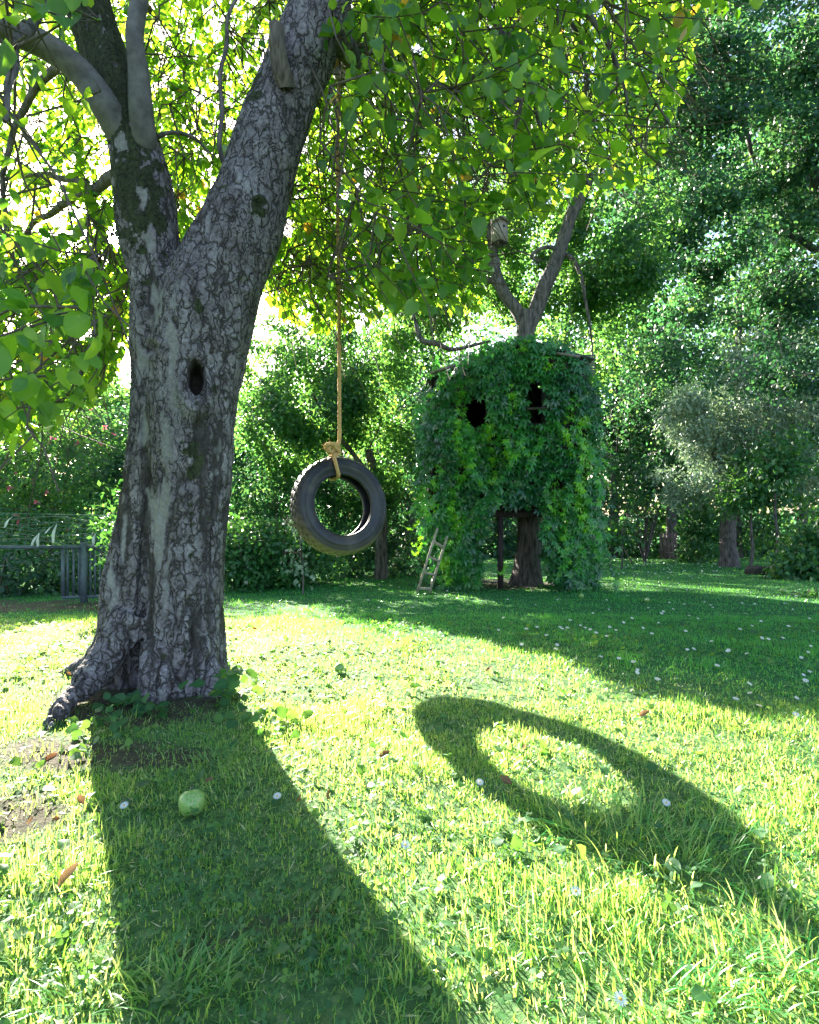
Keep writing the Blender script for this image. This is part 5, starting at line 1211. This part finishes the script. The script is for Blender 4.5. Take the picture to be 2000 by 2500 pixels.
# clover and small broad leaves through the turf
cm = MB(); n = 7500
D = np.sqrt(rng.uniform(.8 ** 2, 4.6 ** 2, n)); x = rng.uniform(-1, 1, n) * (.82 * D + .2); cl = n2(x, D, 2.0, 51)
ok = rng.uniform(size=n) < np.clip((cl - .36) * 5, .1, 1)
ok &= (soilmask(x, D) < .6) | (rng.uniform(size=n) < .3); ok &= np.hypot((x + 1.27) / .40, (D - 2.9) / .36) > 1
x, D = x[ok], D[ok]; n = len(x); kind = rng.uniform(size=n); pos = np.stack([x, D, GZ(x, D) + rng.uniform(.008, .04, n)], 1)
nr = np.array([0, 0, 1.]) + rng.normal(size=(n, 3)) * .35; ld = rng.normal(size=(n, 3)); ld[:, 2] *= .3
RMx = frames(ld, nr); s = rng.uniform(.009, .017, n); a = kind < .7
scatter(cm, CLOVER, RMx[a], s[a], pos[a], rng.uniform(size=a.sum()))
a = ~a; scatter(cm, LEAF_B, RMx[a], s[a] * 2.6, pos[a], rng.uniform(size=a.sum()))
# ground ivy and dock leaves hugging the foot of the trunk
def foot(px_, py_, n, sx_, sy_, s0, s1, hz):
    c = gpt(px_, py_); p = np.stack([c[0] + rng.normal(size=n) * sx_, c[1] + rng.normal(size=n) * sy_, np.zeros(n)], 1); p[:, 2] = GZ(p[:, 0], p[:, 1]) + rng.uniform(.01, hz, n)
    scatter(cm, LEAF_B if s1 > .04 else CLOVER, frames(rng.normal(size=(n, 3)) * [1, 1, .4] + [0, -.3, 0], np.array([0, -.5, 1.]) + rng.normal(size=(n, 3)) * .35), rng.uniform(s0, s1, n) * (1 if s1 > .04 else .5), p, rng.uniform(size=n))
for a_ in ((560, 1710, 34, .05, .05, .04, .07, .15), (310, 1725, 18, .07, .04, .04, .07, .06), (420, 1740, 14, .08, .05, .03, .06, .05), (240, 1790, 26, .04, .08, .03, .055, .08), (190, 1850, 14, .04, .05, .03, .05, .05), (640, 1760, 26, .1, .06, .04, .06, .07), (420, 2100, 70, .13, .12, .014, .032, .04), (660, 2050, 140, .18, .2, .014, .03, .04), (160, 2400, 12, .04, .04, .02, .035, .05), (180, 2290, 14, .05, .05, .02, .035, .05), (500, 2300, 90, .16, .14, .012, .028, .04), (760, 2300, 110, .14, .14, .012, .028, .04)): foot(*a_)
cm.build('clover', M['clover'], lawn, kind='stuff')

# ---------------------------------------------------------------- daisies, windfalls, dead leaves
def daisy_mesh(parts=False):
    pv = []; t = MB()
    for k in range(15):
        a = 2 * math.pi * k / 15; ca, sa = math.cos(a), math.sin(a)
        v = np.array([(-.06, .2, 0), (.06, .2, 0), (.11, .8, .06), (0, 1, .04), (-.11, .8, .06)]); v = np.stack([v[:, 0] * ca + v[:, 1] * sa, -v[:, 0] * sa + v[:, 1] * ca, v[:, 2] + .02 * (k % 2)], 1)
        t.add(v, [(0, 1, 2, 3, 4)])
    c = MB(); V, F = lathe([(.001, .12), (.16, .1), (.26, .03), (.24, -.02), (.001, -.04)], 12); c.add(V, F)
    return t, c
pt, ct = daisy_mesh(); PET = pt.mesh('petals', M['white']); CEN = ct.mesh('flower_centre', M['yellow'])
pt2, _ = daisy_mesh(); V, F = lathe([(.001, .12), (.16, .1), (.26, .03), (.24, -.02), (.001, -.04)], 8); pt2.add(V, F, None, 1)
V, F = tube([(0, 0, 0), (.1, .1, -1.5), (0, 0, -3.4)], .05, 4); pt2.add(V, F, None, 2)
DAISY = pt2.mesh('daisy', [M['white'], M['yellow'], M['clover']])
from mathutils import Euler, Matrix
near_d = [(303, 1997, .05, 'white daisy left of the windfall apple in the trunk shadow'), (677, 1973, .05, 'white daisy at the right edge of the trunk shadow'), (990, 2090, .04, 'white daisy in sun just right of the trunk shadow'), (1172, 1938, .05, 'white daisy below the left arm of the tyre shadow'), (1406, 2215, .05, 'white daisy in the sunny grass below the tyre shadow'), (2000 - 485, 2490, .05, 'white daisy at the bottom edge of the photo'), (1627, 2003, .07, 'white daisy on the bright grass inside the right arm of the tyre shadow')]
for px_, py_, z_, lab in near_d:
    c = gpt(px_, py_); p = c + [0, 0, z_ * .7]; r_ = empty('daisy', c, lab, 'daisy', 'daisies in the lawn')
    Rm = np.array(Euler((R(-25) + random.gauss(0, .2) + R(50), random.gauss(0, .25), random.uniform(0, 6))).to_matrix())
    Rm = frames(np.array([[random.gauss(0, 1), .5, .2]]), np.array([[.1, -.55, 1.]]))[0]
    inst('petals', PET, m4(Rm, .0125, p), r_); inst('flower_centre', CEN, m4(Rm, .0125, p), r_)
    V, F = tube(catmull([c - [0, 0, .01], (c + p) / 2 + [.004, 0, 0], p], 6), .0012, 5); MB().add(V, F).build('stem', M['clover'], r_)
k = 0
while k < 230:
    if k < 120: px_, py_ = rng.uniform(1050, 2000), rng.uniform(1420, 1780)
    elif k < 190: px_, py_ = rng.uniform(1500, 1760), 1375 + abs(rng.normal()) * 22
    else: px_, py_ = rng.uniform(560, 2000), rng.uniform(1400, 1560)
    if py_ > 1560 + (px_ - 1150) * .27 and px_ < 2000: 
        k += 1; continue
    c = gpt(px_, py_); Rm = frames(np.array([[random.gauss(0, 1), .5, .2]]), np.array([[random.gauss(0, .3), -.35 + random.gauss(0, .3), 1.]]))[0]
    zone = 'far sunlit end of the lawn' if py_ < 1410 else ('shaded lawn right of the treehouse' if px_ > 1480 else ('shaded lawn in front of the treehouse' if px_ > 1000 else 'lawn between the big tree and the treehouse'))
    dia = .013 if py_ > 1410 else .02
    inst('daisy', DAISY, m4(Rm, dia * random.uniform(.8, 1.15), c + [0, 0, .045 + (.02 if py_ < 1410 else 0)]), None, f'tiny white daisy among many on the {zone}', 'daisy', f'daisies on the {zone}'); k += 1
for px_, py_, s, lab in ((468, 1990, .072, 'green windfall apple with a russet cheek in the trunk shadow'), (1913, 1449, .07, 'yellow-green windfall apple on the shaded lawn at right')):
    c = gpt(px_, py_); o = inst('windfall_apple', APPLE, m4(np.array(Euler((-.55, .35, .9)).to_matrix()), s, c + [0, 0, s * .46]), None, lab, 'apple')
for px_, py_, s, lab in ((200, 1630, .05, 'pale windfall apple by the far sunny grass left of the trunk'), (828, 1640, .05, 'small green windfall half hidden in the sunny grass'), (1580, 1470, .06, 'pale windfall apple on the shaded lawn in front of the treehouse'), (1420, 1460, .06, 'green windfall nearest the right foot of the treehouse')):
    c = gpt(px_, py_); inst('windfall_apple', APPLE, m4(rot_rand(1), s, c + [0, 0, s * .4]), None, lab, 'apple', 'windfall apples')
DL = []
for k in range(3):
    lb = MB(); tv, tf, tl_ = leaf_t([(0, .02), (.2, .25), (.5, .34), (.8, .2), (1, .02)], .5 + .2 * k, -.3 - .2 * k, .05); lb.add(tv, tf, np.hstack([tl_, np.full((len(tl_), 1), .2 + .35 * k)])); DL.append(lb.mesh('fallen_leaf', M['dry_leaf']))
for k, (px_, py_, s, lab) in enumerate(((107, 1875, .055, 'curled orange leaf on bare soil near the root'), (205, 1983, .04, 'orange dry leaf at the left edge of the trunk shadow'), (65, 2032, .035, 'rusty dry leaf at far left on the soil'), (148, 2020, .03, 'small red-orange leaf right of the rusty one'), (500, 1928, .035, 'brown leaf just above the windfall apple'), (1276, 1846, .045, 'orange leaf standing inside the ring of the tyre shadow'), (925, 1865, .055, 'tan leaf on the sunny grass left of the tyre shadow'), (1250, 1932, .05, 'tan leaf in the left arm of the tyre shadow'), (1560, 1762, .05, 'tan leaf on the sunny grass right of the tyre shadow'), (628, 1545, .05, 'pale leaf lying right of the trunk foot'), (730, 1975, .045, 'brown leaf at the right edge of the trunk shadow'), (1185, 1650, .06, 'dark curled leaf in the sun above the tyre shadow'), (793, 1555, .08, 'dark clod-like dead leaf on the bright grass'), (885, 1602, .05, 'small dark leaf on the bright grass'), (800, 1970, .05, 'yellow upright leaf beside the trunk shadow'), (113, 1642, .035, 'tiny red leaf in the sunny grass left of the trunk'), (175, 1660, .04, 'pale curled leaf in the sunny grass left of the trunk'), (140, 2190, .06, 'yellow leaf caught in the grass at lower left'))):
    c = gpt(px_, py_); Rm = frames(np.array([[random.gauss(0, 1), random.gauss(0, .6), .15]]), np.array([[random.gauss(0, .3), -.5, 1.]]))[0]
    o = inst('fallen_leaf', DL[k % 3], m4(Rm, s * .75, c + [0, 0, .022]), None, lab, 'leaf', 'dead leaves on the lawn')
